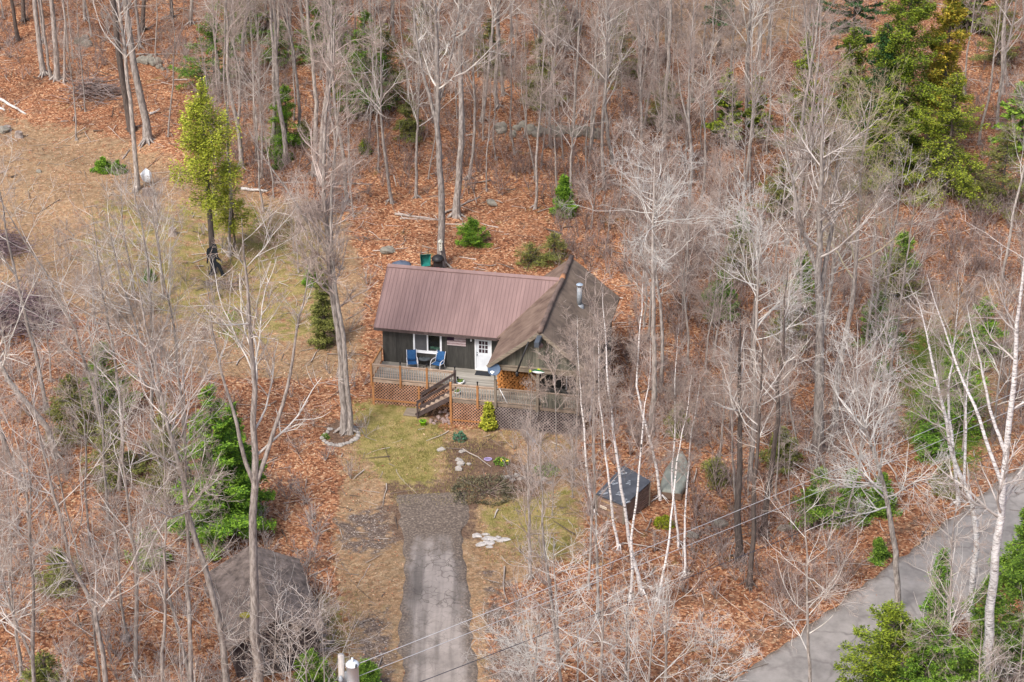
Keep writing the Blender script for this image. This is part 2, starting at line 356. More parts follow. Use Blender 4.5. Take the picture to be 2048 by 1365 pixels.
def strip(name, pts, half, m, dz, wear, soil=None, kind='structure', ragged=.12, na=20, step=.2):
    pts = np.array(pts, float); seg = np.hypot(*np.diff(pts, axis=0).T); L_ = np.concatenate([[0], np.cumsum(seg)])
    t = np.arange(0, L_[-1], step); cx = np.interp(t, L_, pts[:, 0]); cy = np.interp(t, L_, pts[:, 1])
    k = np.ones(9) / 9
    if len(t) > 20: cx[4:-4] = np.convolve(cx, k, 'valid'); cy[4:-4] = np.convolve(cy, k, 'valid')
    hw = np.interp(t, L_, half) if hasattr(half, '__len__') else np.full(len(t), half)
    tx, ty = np.gradient(cx), np.gradient(cy); n = np.hypot(tx, ty); nxv, nyv = ty / n, -tx / n
    kk = np.hanning(9); kk /= np.sqrt((kk ** 2).sum()); r1 = np.convolve(rng.normal(0, ragged, len(t)), kk, 'same'); r2 = np.convolve(rng.normal(0, ragged, len(t)), kk, 'same'); V = []
    for i in range(len(t)):
        for j in range(na + 1):
            s = -1 + 2 * j / na; e = (hw[i] + (r1[i] if s < 0 else r2[i]) * abs(s) ** 6) * s
            x, y = cx[i] + nxv[i] * e, cy[i] + nyv[i] * e; edge = max(0, abs(s) - .93) / .07
            V.append((x, y, float(tz(x, y)) + dz * (1 - edge * 1.4)))
    q = na + 1; Fc = np.array([(i * q + j, i * q + j + 1, (i + 1) * q + j + 1, (i + 1) * q + j) for i in range(len(t) - 1) for j in range(na)])
    o = mesh_obj(name, V, Fc, m, smooth=True); tag(o, kind=kind)
    a = o.data.attributes.new('wear', 'FLOAT', 'POINT'); a.data.foreach_set('value', np.array([wear(v) for v in V], np.float32))
    js = [(-1 + 2 * j / na) for j in range(na + 1)] * len(t)
    a = o.data.attributes.new('soil', 'FLOAT', 'POINT'); a.data.foreach_set('value', np.array([(soil(v, abs(j)) if soil else max(0, (abs(j) - .72) * 1.7)) for v, j in zip(V, js)], np.float32)); return o
dl = [G(792, 992), G(796, 1040), G(802, 1085), G(805, 1150), G(800, 1250), G(800, 1365), G(800, 1480), G(800, 1640)]
dr_ = [G(935, 985), G(942, 1035), G(932, 1080), G(936, 1150), G(944, 1250), G(960, 1365), G(975, 1480), G(1000, 1640)]
strip('driveway', [((a + b) / 2)[:2] for a, b in zip(dl, dr_)], [np.linalg.norm(a - b) / 2 for a, b in zip(dl, dr_)], M_drive, .05,
      lambda v: .35 + .65 * max(0, min(1, (v[1] + 27) / 6)) if v[1] > -40 else .4, soil=lambda v, j: max(0, (j - .5) * 1.0) + min(.62, max(0, (v[1] + 19.2) / 3.0 * .5)), ragged=.13)
RD = [G(x, y)[:2] for x, y in [(1450, 1525), (1575, 1390), (1750, 1255), (1895, 1142), (2060, 1008), (2200, 905), (2500, 700)]]
ROADW = 2.55
strip('road', RD, ROADW, M_road, .06, lambda v: 1.0, ragged=.1)
ROAD_C = [tuple(p) for p in RD]

# ================================================================ the cottage
house = thing('cottage', 'dark green cottage with a brown metal roofed wing and a mossy shingled gable', 'house', HO, -PSI)
def jit(c, a): return tuple(v * (1 + a) for v in c)
M_wall = mat('siding_green', (.045, .05, .042), (.075, .08, .066), 2, .85, (6, 6, .6), .1)
def grooved(name, c1, c2, sp, axis='X', rough=.85, width=.06, dark=.45, stretch=(1, 1, 1), ns=3):
    m, N, L, P = newmat(name); P.inputs['Roughness'].default_value = rough
    tc = N.new('ShaderNodeTexCoord'); s = N.new('ShaderNodeSeparateXYZ'); L.new(tc.outputs['Object'], s.inputs[0])
    d = N.new('ShaderNodeMath'); d.operation = 'DIVIDE'; L.new(s.outputs[axis], d.inputs[0]); d.inputs[1].default_value = sp
    fr = N.new('ShaderNodeMath'); fr.operation = 'FRACT'; L.new(d.outputs[0], fr.inputs[0])
    fl = N.new('ShaderNodeMath'); fl.operation = 'FLOOR'; L.new(d.outputs[0], fl.inputs[0])
    wn = N.new('ShaderNodeTexWhiteNoise'); wn.noise_dimensions = '1D'; L.new(fl.outputs[0], wn.inputs['W'])
    mp = N.new('ShaderNodeMapping'); mp.inputs['Scale'].default_value = stretch; L.new(tc.outputs['Object'], mp.inputs[0])
    no = N.new('ShaderNodeTexNoise'); no.inputs['Scale'].default_value = ns; no.inputs['Detail'].default_value = 6; L.new(mp.outputs[0], no.inputs['Vector'])
    ad = N.new('ShaderNodeMath'); ad.operation = 'MULTIPLY_ADD'; L.new(wn.outputs['Value'], ad.inputs[0]); ad.inputs[1].default_value = .35
    sb = N.new('ShaderNodeMath'); sb.operation = 'SUBTRACT'; L.new(no.outputs[0], sb.inputs[0]); sb.inputs[1].default_value = .17; L.new(sb.outputs[0], ad.inputs[2])
    rp = ramp(N, [(.3, c1), (.7, c2)]); L.new(ad.outputs[0], rp.inputs[0])
    g = ramp(N, [(0, (dark,) * 3), (width, (1, 1, 1))]); L.new(fr.outputs[0], g.inputs[0])
    mu = N.new('ShaderNodeMix'); mu.data_type = 'RGBA'; mu.blend_type = 'MULTIPLY'; mu.inputs[0].default_value = 1
    L.new(rp.outputs[0], mu.inputs[6]); L.new(g.outputs[0], mu.inputs[7]); L.new(mu.outputs[2], P.inputs['Base Color'])
    b = N.new('ShaderNodeBump'); b.inputs['Distance'].default_value = .01; L.new(g.outputs[0], b.inputs['Height']); L.new(b.outputs[0], P.inputs['Normal'])
    return m
M_side = grooved('siding_boards_dark', (.032, .031, .027), (.060, .057, .050), .2, 'X', stretch=(3, 3, .5))
M_gable = grooved('gable_boards_weathered', (.075, .075, .057), (.175, .162, .125), .2, 'X', stretch=(4, 4, .4))
M_metal = mat('roof_metal_brown', (.175, .106, .097), (.245, .155, .142), .9, .5, (1.6, .35, .35), spec=.4, detail=8)
M_shing = mat('shingle_moss_brown', (.10, .062, .047), (.235, .165, .125), 1.1, .95, (1, 1.2, 1), .6, detail=9)
M_shing2 = mat('shingle_moss_dark', (.085, .064, .051), (.225, .17, .13), .9, .95, (1, 1.2, 1), .6, detail=9)
M_ridge = mat('ridge_cap_old', (.065, .047, .04), (.20, .14, .115), 2.2, .9, (1, .6, 1), .4)
M_rust = mat('ridge_rust', (.30, .14, .07), (.42, .21, .11), 6, .9)
M_white = mat('white_paint', (.74, .76, .78), (.84, .85, .86), 2, .5)
M_old = mat('old_wood_grey', (.13, .105, .08), (.30, .25, .19), 2.5, .9, (.6, 8, 8), .2)
M_oldv = mat('old_wood_post', (.13, .105, .08), (.29, .24, .185), 3, .9, (8, 8, .6), .2)
M_deckf = grooved('deck_boards', (.20, .185, .155), (.40, .375, .325), .14, 'Y', width=.12, dark=.5, stretch=(.5, 9, 4), ns=2.5)
M_orange = mat('cedar_stain_orange', (.28, .12, .045), (.46, .23, .095), 3, .8, (5, 5, 1), .15)
M_pink = mat('lattice_faded', (.30, .15, .085), (.58, .35, .24), 1.8, .85)
M_latg = mat('lattice_weathered', (.16, .125, .115), (.32, .265, .245), 1.5, .9)
M_rail = mat('rail_faded', (.30, .21, .15), (.50, .39, .30), 2.5, .85, (1, 1, 3))
M_railg = mat('rail_weathered', (.15, .115, .09), (.32, .25, .19), 2.5, .85, (1, 1, 3))
M_dark = mat('dark_stain', (.05, .037, .035), (.11, .08, .075), 4, .7)
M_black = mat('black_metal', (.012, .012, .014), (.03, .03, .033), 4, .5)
M_glass, N_, L_, P_ = newmat('window_glass')
P_.inputs['Base Color'].default_value = (.02, .025, .03, 1); P_.inputs['Roughness'].default_value = .05; P_.inputs['Alpha'].default_value = .35; P_.inputs['Specular IOR Level'].default_value = .6
M_screen = mat('insect_screen', (.07, .07, .075), (.10, .10, .105), 2, .8)
M_room = mat('room_dark', (.05, .045, .04), (.09, .08, .07), 2, .9)
M_galv = mat('galvanised', (.20, .22, .24), (.36, .385, .41), 4, .6, metal=.15)
MX, MH, MW, MD, MY0, MY1 = 10.301, 4.934, 3.017, 2.392, -4.227, 6.318
WH, WD, FE, HR, DR, XL = 2.395, 3.218, -.383, 4.876, 3.218, -.391
SL = MD / MW
# walls
wx0, wx1, wz0, wz1 = [HL(px, py, 1, 0)[i] for px, py, i in ((826.5, 685, 0), (883.5, 685, 0), (855, 705.5, 2), (855, 667, 2))]
DX0, DX1, DTOP = 5.625, 6.645, 2.12
b = MB()
WT = 2.62
for x0, x1, z0, z1 in ((0, wx0, 0, WT), (wx1, DX0, 0, WT), (wx0, wx1, 0, wz0), (wx0, wx1, wz1, WT), (DX0, DX1, DTOP, WT), (DX1, 7.7, 0, WT)):
    b.box((x0, 0, z0), (x1, .12, z1))
b.build('front_wall', M_side, house)
b = MB(); b.box((0, .12, -1.7), (.12, 6.3, WT)); b.box((.12, 6.3, -1.7), (7.7, 6.42, WT))
b.prism([(0.02, .12, WT), (0.02, 6.4, WT), (.02, 3.22, WT + 2.08)], (.1, 0, 0)); b.build('side_wall', M_side, house)
MB().box((0, -.002, -1.7), (7.7, .118, -.02)).build('foundation', M_dark, house)
b = MB(); b.box((7.72, -1.4, -1.7), (12.9, 6.1, 2.2)); b.build('main_wall', M_side, house)
# interior floor and back so the window looks into a dark room
b = MB(); b.box((.12, .12, -.1), (7.7, 6.3, 0)); b.box((.2, 3.0, 0), (7.6, 3.1, WT)); b.box((.12, .12, WT), (7.6, 6.3, WT + .05)); b.build('room', M_room, house)
# metal roof
def roofpanel(name, pts, th, m, parent):  # pts ordered, thickness down
    b = MB(); b.prism(pts, (0, 0, -th)); return b.build(name, m, parent)
xe = MX - (MH - WH) / SL; xr_ = MX - (MH - HR) / SL
rf = MB()
rf.prism([(XL, FE, WH), (xe + .15, FE, WH), (xr_ + .02, DR, HR), (XL, DR, HR)], (0, 0, -.10))
rf.prism([(XL, DR, HR), (xr_ + .02, DR, HR), (xe + .15, 2 * DR - FE, WH), (XL, 2 * DR - FE, WH)], (0, 0, -.10))
rfo = rf.build('metal_roof', M_metal, house)
rb = MB(); x = XL + .06
sl2 = (HR - WH) / (DR - FE)
while x < xr_ - .1:
    y1 = DR; y0 = FE
    if x > xe: y0 = FE + (x - xe) / (xr_ - xe) * (DR - FE) + .05
    if y1 - y0 > .1:
        rb.bar((x, y0 - .004, WH + (y0 - FE) * sl2 + .008), (x, y1, HR + .008), .028, .022)
        rb.bar((x, 2 * DR - y0, WH + (y0 - FE) * sl2 + .008), (x, y1, HR + .008), .028, .022)
    x += .2295
M_metald = mat('roof_rib_brown', (.15, .090, .083), (.19, .115, .106), 1, .45, spec=.5)
rb.build('standing_ribs', M_metald, house)
rc = MB()
rc.prism([(XL - .02, DR - .17, HR - .085), (XL - .02, DR, HR + .045), (XL - .02, DR + .17, HR - .085), (XL - .02, DR + .17, HR - .045), (XL - .02, DR, HR + .085), (XL - .02, DR - .17, HR - .045)], (xr_ - XL + .05, 0, 0))
rc.build('metal_ridge_cap', M_metal, house)
fa = MB(); fa.box((XL - .02, FE - .03, WH - .19), (xe, FE - .002, WH - .02)); fa.build('fascia', M_dark, house)
rk = MB()
for s in (0, 1):
    y0, y1 = (FE, DR) if s == 0 else (2 * DR - FE, DR)
    rk.bar((XL - .025, y0, WH - .08), (XL - .025, y1, HR - .08), .03, .2)
rk.build('rake_board', M_metald, house)
# main shingled roof
def slope(s, name, m):
    nu, nv = 40, 24; V = []
    for i in range(nu + 1):
        for j in range(nv + 1):
            y = MY0 + (MY1 - MY0) * i / nu; t = j / nv
            V.append((MX + s * MW * t, y, MH - MD * t + .03 * math.sin(y * 1.1 + s) * math.sin(t * 3) - .02 * math.sin(t * 7 + y * .5)))
    n = len(V); V += [(a, b_, c - .16) for a, b_, c in V]; q = nv + 1
    f = [(i * q + j, i * q + j + 1, (i + 1) * q + j + 1, (i + 1) * q + j) for i in range(nu) for j in range(nv)]
    f += [tuple(n + k for k in q_[::-1]) for q_ in f]
    rim = [i * q + nv for i in range(nu + 1)]
    f += [(rim[i], n + rim[i], n + rim[i + 1], rim[i + 1]) for i in range(nu)]
    for e in (0, nu): f += [(e * q + j, n + e * q + j, n + e * q + j + 1, e * q + j + 1) for j in range(nv)]
    return mesh_obj(name, V, f, m, house)
slope(-1, 'shingle_slope', M_shing); slope(1, 'shingle_slope', M_shing2)
b = MB(); b.tube([(MX + .02 * math.sin(i), MY0 - .05 + (MY1 - MY0 + .1) * i / 12, MH + .02 + .015 * math.sin(i * 2.1)) for i in range(13)], [.15 + .012 * math.sin(i * 1.7) for i in range(13)], 10)
b.build('ridge_roll', M_ridge, house, True)
py_ = HL(1125.5, 559, 0, MX)
b = MB(); b.tube([(MX, py_[1] - .28, MH + .03), (MX, py_[1] + .3, MH + .03)], .17, 10); b.build('ridge_patch', M_rust, house, True)
b = MB(); b.bar((xe + .02, FE - .05, WH + .03), (xr_ + .02, DR, HR + .03), .16, .04); b.build('valley_flashing', M_shing, house)
# barge boards of the front gable and gable panel
b = MB()
for s in (-1, 1):
    b.bar((MX, MY0 - .02, MH - .10), (MX + s * MW, MY0 - .02, MH - MD - .10), .04, .2)
    b.bar((MX, MY0 + .15, MH - .24), (MX + s * (MW - .05), MY0 + .15, MH - MD - .2), .04, .14)
b.build('barge_board', M_old, house)
GYP = MY0 + .42
zb = MH - MD - .12
b = MB(); b.prism([(MX - MW + .35, GYP, zb), (MX + MW - .35, GYP, zb), (MX, GYP, MH - .28)], (0, .06, 0)); b.build('gable_panel', M_gable, house)
b = MB(); b.box((MX - MW + .28, GYP - .12, zb - .27), (MX + MW + .1, GYP + .1, zb - .003)); b.box((MX - MW + .28, GYP - .16, zb), (MX + MW - .2, GYP - .003, zb + .05)); b.build('porch_beam', M_old, house)
PX = HL(1076, 760, 1, GYP)[0]
for x in (PX, 12.45):
    b = MB(); b.box((x - .09, GYP - .1, 0), (x + .09, GYP + .08, zb - .274)); b.build('porch_post', M_oldv, house)
b = MB()
for s in (-1, 1): b.bar((PX + s * .09, GYP, zb - .75), (PX + s * .5, GYP, zb - .28), .1, .1, (0, 1, 0))
b.build('knee_brace', M_oldv, house)
b = MB(); b.box((MX - .13, MY0 - 1.0, MH - .5), (MX + .13, MY0 + .35, MH - .2)); b.build('ridge_beam_end', mat('lead_grey', (.055, .065, .08), (.10, .115, .135), 2, .5), house)
b = MB(); b.lathe([(0, -.05), (.08, -.04), (.13, .06), (.15, .1), (0, .1)], (MX + .12, MY0 - .25, MH - .72), 12, Matrix.Rotation(R(65), 3, 'X'))
b.tube([(MX + .1, MY0 - .2, MH - .5), (MX + .02, MY0 - .15, MH - .8), (MX + .05, MY0 - .1, MH - 1.1)], .03, 6); b.build('flood_lamp', mat('lamp_brown', (.16, .10, .09), (.24, .16, .14), 3, .5), house, True)
p0 = HL(1057, 684, 1, MY0 - .05); p1 = HL(1034, 744, 1, MY0 - .3)
b = MB(); b.tube([p0, p1], .05, 8); b.tube([p1, p1 + np.array([0, .0, -.28])], .085, 8); b.build('drain_pipe', M_black, house, True)
# chimney pipe
cpb = HL(1158, 645, 0, MX + 1.45)
sx = MX + 1.25; cb = HL(1158, 646, 0, sx); cb[2] = MH - 1.25 * SL
b = MB(); b.tube([(sx, cb[1], cb[2] - .1), (sx, cb[1], cb[2] + 1.15)], .15, 14)
so_ = b.build('stovepipe', M_galv, house, True)
MB().lathe([(0.16, 1.12), (.11, 1.13), (.11, 1.3), (.10, 1.3)], (sx, cb[1], cb[2]), 14).build('pipe_neck', M_black, so_)
MB().lathe([(.2, 1.3), (.21, 1.32), (.12, 1.38), (0, 1.4)], (sx, cb[1], cb[2]), 14).build('rain_cap', mat('cap_blue_grey', (.30, .38, .46), (.42, .5, .58), 3, .4, metal=.3), so_)
MB().lathe([(.3, -.18), (.27, -.05), (.18, .06), (.165, .06)], (sx, cb[1], cb[2]), 14, ).build('flashing_collar', M_galv, so_)
# window
win = MB(); fw = .11
win.box((wx0, -.03, wz0), (wx0 + fw, .10, wz1)); win.box((wx1 - fw, -.03, wz0), (wx1, .10, wz1))
win.box((wx0 + fw, -.03, wz0), (wx1 - fw, .10, wz0 + fw)); win.box((wx0 + fw, -.03, wz1 - fw), (wx1 - fw, .10, wz1))
xm = (wx0 + wx1) / 2
win.box((xm - .04, -.01, wz0 + fw), (xm + .04, .08, wz1 - fw)); wo = win.build('window', M_white, house)
MB().box((xm + .04, .04, wz0 + fw), (wx1 - fw, .045, wz1 - fw)).build('pane', M_glass, wo)
MB().box((wx0 + fw, .02, wz0 + fw), (xm - .04, .026, wz1 - fw)).build('insect_screen', M_screen, wo)
MB().box((wx0 - .02, -.06, wz0 - .04), (wx1 + .02, -.003, wz0 - .002)).build('window_sill', M_white, wo)
cu = MB()
for k in range(5): cu.rock((xm + .16 + k * .13, .26, wz0 + .2 + .03 * math.sin(k * 2)), (.1, .12, .12), rng)
cu.build('green_cushion', mat('cushion_green', (.02, .28, .13), (.30, .50, .38), 6, .8), wo, True)
MB().box((xm + .05, .14, wz0 - .04), (wx1 - .1, .45, wz0 + .09)).build('shelf', M_old, wo)
# door
d = MB(); fw = .07
d.box((DX0, -.03, 0), (DX0 + fw, .1, DTOP)); d.box((DX1 - fw, -.03, 0), (DX1, .1, DTOP)); d.box((DX0 + fw, -.03, DTOP - fw), (DX1 - fw, .1, DTOP)); d.box((DX0 + fw, -.06, -.002), (DX1 - fw, .1, .05))
do = d.build('door', M_white, house)
a0, a1 = DX0 + fw + .004, DX1 - fw - .004; gx0, gx1, gz0, gz1 = a0 + .17, a1 - .17, 1.12, 1.9
lf = MB()
lf.box((a0, .02, .055), (gx0, .06, DTOP - fw - .004)); lf.box((gx1, .02, .055), (a1, .06, DTOP - fw - .004)); lf.box((gx0, .02, .055), (gx1, .06, gz0)); lf.box((gx0, .02, gz1), (gx1, .06, DTOP - fw - .004))
for k in (1, 2):
    x = gx0 + (gx1 - gx0) * k / 3; lf.box((x - .016, .012, gz0), (x + .016, .05, gz1))
    z = gz0 + (gz1 - gz0) * k / 3; lf.box((gx0, .015, z - .016), (gx1, .047, z + .016))
for (u0, u1) in ((a0 + .1, (a0 + a1) / 2 - .05), ((a0 + a1) / 2 + .05, a1 - .1)):
    for e in ((u0, .18, u1, .22), (u0, .92, u1, .96), (u0, .22, u0 + .03, .92), (u1 - .03, .22, u1, .92)): lf.box((e[0], .008, e[1]), (e[2], .02, e[3]))
lf.build('door_leaf', mat('door_paint', (.62, .66, .70), (.72, .75, .78), 2, .5), do)
MB().box((gx0, .04, gz0), (gx1, .046, gz1)).build('door_pane', mat('door_glass', (.03, .02, .025), (.06, .03, .04), 5, .1, spec=.6), do)
b = MB(); b.tube([(a0 + .07, .02, .98), (a0 + .07, -.05, .98)], .032, 8); b.tube([(a0 + .07, .02, 1.12), (a0 + .07, -.015, 1.12)], .028, 8); b.build('door_knob', M_black, do, True)
lp = HL(942, 681, 1, -.06)
b = MB(); b.lathe([(0, -.09), (.05, -.06), (.055, .02), (.03, .08), (0, .09)], lp, 10); b.box((lp[0] - .03, -.05, lp[2] - .03), (lp[0] + .03, -.002, lp[2] + .05)); b.build('porch_lamp', M_white, house, True)
# sliding door frames behind the porch on the right
for px in (1110, 1133):
    q = HL(px, 765, 1, -1.44); MB().box((q[0] - .03, -1.46, 0), (q[0] + .03, -1.402, 2.0)).build('door_trim', M_white, house)

# flag board on the wall: dark canton, plank stripes
f0 = HL(894, 672.7, 1, -.05); f1 = HL(931.7, 693.5, 1, -.05)
fl = thing('wooden_flag', 'weathered wooden plank flag hung on the green wall between window and door', 'sign', to_world(((f0[0] + f1[0]) / 2, -.03, f1[2])), -PSI)
W_, H_ = f1[0] - f0[0], f0[2] - f1[2]
for k in range(7):
    b = MB(); x0 = -W_ / 2 + (W_ * .38 if k >= 4 else 0); b.box((x0, -.03, H_ * k / 7 + .004), (W_ / 2, .0, H_ * (k + 1) / 7 - .004))
    b.build('plank', mat('flag_plank_%d' % (k % 2), *(((.16, .085, .085), (.42, .33, .34)) if k % 2 else ((.30, .22, .22), (.58, .50, .50))), 5, .9, (1, 1, 8)), fl)
MB().box((-W_ / 2, -.035, H_ * 4 / 7 + .004), (-W_ / 2 + W_ * .375, -.004, H_ - .004)).build('canton', mat('flag_canton', (.015, .008, .02), (.05, .02, .04), 8, .9), fl)

# ---------------------------------------------------------------- deck
deck = thing('deck', 'timber deck with orange railings and lattice skirt in front of the cottage', 'deck', HO, -PSI)
D1, D2, XS, XR = -2.29, -3.878, 5.052, 12.526
b = MB(); b.box((-.05, D1, -.04), (XS, -.005, 0)); b.box((XS, D2, -.04), (XR, -.005, -0.001)); b.build('deck_floor', M_deckf, deck)
b = MB(); b.box((-.05, D1 - .03, -.24), (XS, D1 - .002, -.045)); b.box((-.08, D1, -.24), (-.052, 0, -.045)); b.build('rim_board', M_rail, deck)
b = MB(); b.box((XS, D2 - .03, -.24), (XR, D2 - .002, -.045)); b.box((XR + .002, D2, -.24), (XR + .03, 0, -.045)); b.box((XS - .03, D2, -.24), (XS - .002, D1 - .04, -.045)); b.build('rim_board', M_railg, deck)
def lattice(name, m, P0, P1, z0, z1, nrm, lap=.009, step=.19, wd=.040):
    P0 = Vector(P0); P1 = Vector(P1); L = (P1 - P0).length; e = (P1 - P0) / L; n = Vector(nrm); b = MB(); H = z1 - z0
    for s, off in ((1, 0), (-1, lap)):
        c = -H if s == 1 else 0
        lim = L if s == 1 else L + H
        while c < lim:
            # line x = c + t (s=1) or c - t, z from 0..H
            t0, t1 = 0, H
            if s == 1: t0 = max(0, -c); t1 = min(H, L - c); xa, xb = c + t0, c + t1
            else: t0 = max(0, c - L); t1 = min(H, c); xa, xb = c - t0, c - t1
            if t1 - t0 > .03:
                p = P0 + e * xa + Vector((0, 0, z0 + t0)) + n * off; q = P0 + e * xb + Vector((0, 0, z0 + t1)) + n * off
                b.bar(p, q, .008, wd, tuple((q - p).cross(n)))
            c += step * (1 + rng.normal(0, .01))
    return b.build(name, m, deck)
gl = -1.68
lattice('lattice_panel', M_pink, (-.05, D1 - .05, 0), (4.2, D1 - .05, 0), gl + .03, -.24, (0, -1, 0))
lattice('lattice_panel', M_pink, (4.2, D1 - .05, 0), (XS, D1 - .05, 0), gl + .03, -.24, (0, -1, 0))
lattice('lattice_panel', M_pink, (XS, D2 - .05, 0), (7.0, D2 - .05, 0), gl - .08, -.24, (0, -1, 0))
lattice('lattice_panel', M_latg, (7.0, D2 - .05, 0), (XR, D2 - .05, 0), gl - .12, -.24, (0, -1, 0))
lattice('lattice_panel', M_latg, (XR + .05, D2, 0), (XR + .05, 0, 0), gl, -.24, (1, 0, 0))
lattice('lattice_panel', M_pink, (-.1, 0, 0), (-.1, D1, 0), gl, -.24, (-1, 0, 0))
b = MB()
for (x0, x1, y) in ((-.05, XS, D1 - .075), (XS, 7.0, D2 - .075)):
    b.box((x0, y - .02, gl + .28), (x1, y, gl + .38))
for x, y in ((-.02, D1 - .075), (2.75, D1 - .075), (XS + .02, D2 - .075)): b.box((x - .06, y - .024, gl - .05), (x + .06, y - .003, -.24))
b.build('skirt_trim', M_orange, deck)
# black sheets added close behind the lattice stand in for under-deck shade
b = MB(); b.box((.02, D1 + .12, gl), (XS - .05, D1 + .16, -.25)); b.box((XS + .05, D2 + .12, gl), (XR - .1, D2 + .16, -.25)); b.box((XR - .09, D2 + .2, gl), (XR - .05, 0, -.25)); b.build('underdeck_shade', M_black, deck)
def post(x, y, z0, z1, m, wd=.1): return MB().box((x - wd / 2, y - wd / 2, z0), (x + wd / 2, y + wd / 2, z1)).build('railing_post', m, deck)
lx = [HL(p, 760, 1, D1 - .08)[0] for p in (801, 854)]
for x in [-.1] + lx: post(x, D1 - .08, -.45, 1.02, M_orange, .11)
post(-.1, -.1, -.2, 1.0, M_orange, .1)
SPX = HL(910, 760, 1, D1 - .05)[0]
post(SPX, D1 - .08, -.2, 1.05, M_dark, .13)
rx = [HL(p, 795, 1, D2 - .08)[0] for p in (955, 991)]
post(XS + .0, D2 - .08, -1.1 * 1.4, 1.08, M_orange, .12); post(rx[0], D2 - .08, -.45, 1.0, M_orange, .12)
post(PX, D2 - .09, -.3, 1.0, M_oldv, .16); post(XR, D2 - .08, -.3, 1.0, M_railg, .11)
dishpost = post(rx[1], D2 - .08, -.3, 1.5, M_oldv, .14)
def railing(x0, y0, x1, y1, m, mb, z1=.95, z0=.06):
    P0, P1 = Vector((x0, y0, 0)), Vector((x1, y1, 0)); L = (P1 - P0).length; e = (P1 - P0) / L
    b = MB(); b.bar(P0 + Vector((0, 0, z1)), P1 + Vector((0, 0, z1)), .10, .04); b.bar(P0 + Vector((0, 0, z1 - .08)), P1 + Vector((0, 0, z1 - .08)), .035, .09); b.bar(P0 + Vector((0, 0, z0)), P1 + Vector((0, 0, z0)), .035, .07)
    b.build('handrail', m, deck)
    n = max(2, int(L / .135)); g = MB()
    for i in range(1, n):
        p = P0 + e * (L * i / n); g.box((p.x - .017, p.y - .017, z0 + .036), (p.x + .017, p.y + .017, z1 - .126))
    o = g.build('balusters', mb, deck); return o
xs = [-.1] + lx + [SPX]
for a, c in zip(xs[:-1], xs[1:]): railing(a + .06, D1 - .05, c - .06, D1 - .05, M_rail, M_rail)
railing(-.08, D1, -.08, -.1, M_orange, M_rail)
xs = [XS, rx[0], rx[1]]
for a, c in zip(xs[:-1], xs[1:]): railing(a + .06, D2 - .05, c - .06, D2 - .05, M_rail, M_rail)
railing(rx[1] + .07, D2 - .05, PX - .08, D2 - .05, M_railg, M_railg); railing(PX + .08, D2 - .05, XR - .06, D2 - .05, M_railg, M_railg)
railing(XR, D2, XR, -1.45, M_railg, M_railg)
# solid panel on the right part of the railing (photo shows boards there)
MB().box((PX + .25, D2 - .10, .05), (XR - .9, D2 - .075, .88)).build('railing_panel', M_gable, deck)
# stairs run down to the left along the front
ns = 7; rise = 1.62 / (ns + .5); run = 2.0 / ns; y0s, y1s = D1 - .25, D2 + .42
for k in range(ns):
    z = -rise * (k + 1); x = XS - .05 - run * (k + 1)
    MB().box((x - .03, y1s + .03, z - .045), (x + run - .06, y0s - .03, z)).build('step', M_rail, deck)
b = MB(); xb = XS - .05 - run * ns - .15
for y in (y0s + .02, y1s - .05): b.bar((XS, y, -.12), (xb, y, gl + .12), .05, .26)
b.build('stringer', M_dark, deck)
xb = XS - run * ns - .1
for y in (y0s + .05, y1s - .09):
    t = MB(); t.bar((SPX if y > -3 else XS, y, .86), (xb, y, gl + 1.0), .05, .14); t.bar((SPX if y > -3 else XS, y, .93), (xb - .05, y, gl + 1.07), .11, .035); t.build('stair_rail', M_dark, deck)
    MB().box((xb - .05, y - .05, gl - .02), (xb + .05, y + .05, gl + 1.0)).build('stair_post', M_dark, deck)
MB().box((xb - .9, y1s, gl + .01), (xb - .1, y0s, gl + .07)).build('bottom_step', M_old, deck)

# ---------------------------------------------------------------- things on and around the deck
def loc_thing(name, label, cat, p, rz=0, group=None): return thing(name, label, cat, to_world(p), -PSI + rz, group)
M_blue = mat('sling_blue', (.015, .07, .19), (.03, .115, .27), 7, .8)
M_frame = mat('chair_white', (.72, .70, .70), (.82, .80, .80), 3, .5)
def make_chair(label, p, rz, slim=1.0):
    t = loc_thing('patio_chair', label, 'chair', p, rz, 'blue sling chairs on the deck')
    w = .27 * slim
    def sheet(name, pts):
        V = []; n = 5
        for (y, z) in pts:
            for k in range(n + 1):
                u = -1 + 2 * k / n; V.append((u * w, y, z - .02 * (1 - u * u)))
        q = n + 1; f = [(i * q + k, i * q + k + 1, (i + 1) * q + k + 1, (i + 1) * q + k) for i in range(len(pts) - 1) for k in range(n)]
        o = mesh_obj(name, V, f, M_blue, t, True); md = o.modifiers.new('s', 'SOLIDIFY'); md.thickness = .012
    sheet('seat', [(-.26, .43), (-.2, .44), (0, .41), (.18, .39), (.22, .42)])
    sheet('backrest', [(.23, .44), (.28, .6), (.34, .8), (.42, 1.02), (.44, 1.05)])
    for s in (-1, 1):
        x = s * (w + .02)
        MB().tube([(x, .45, 1.07), (x, .35, .8), (x, .26, .5), (x, .2, .4), (x, 0, .42), (x, -.27, .44)], .016, 7).build('side_frame', M_frame, t, True)
        MB().tube([(x + s * .03, -.36, 0), (x + s * .03, -.33, .45), (x + s * .03, -.27, .6), (x + s * .03, -.18, .65), (x + s * .03, 0, .655), (x + s * .02, .22, .63), (x, .3, .6)], .021, 8).build('arm', M_frame, t, True)
        MB().tube([(x, .2, .4), (x + s * .02, .36, 0)], .017, 7).build('leg', M_frame, t, True)
    return t
c1 = HL(824, 742, 2, 0); c2 = HL(873, 744, 2, 0)
make_chair('blue sling patio chair left of the small round table, under the white window', (c1[0] - .05, c1[1] + .28, 0), R(18))
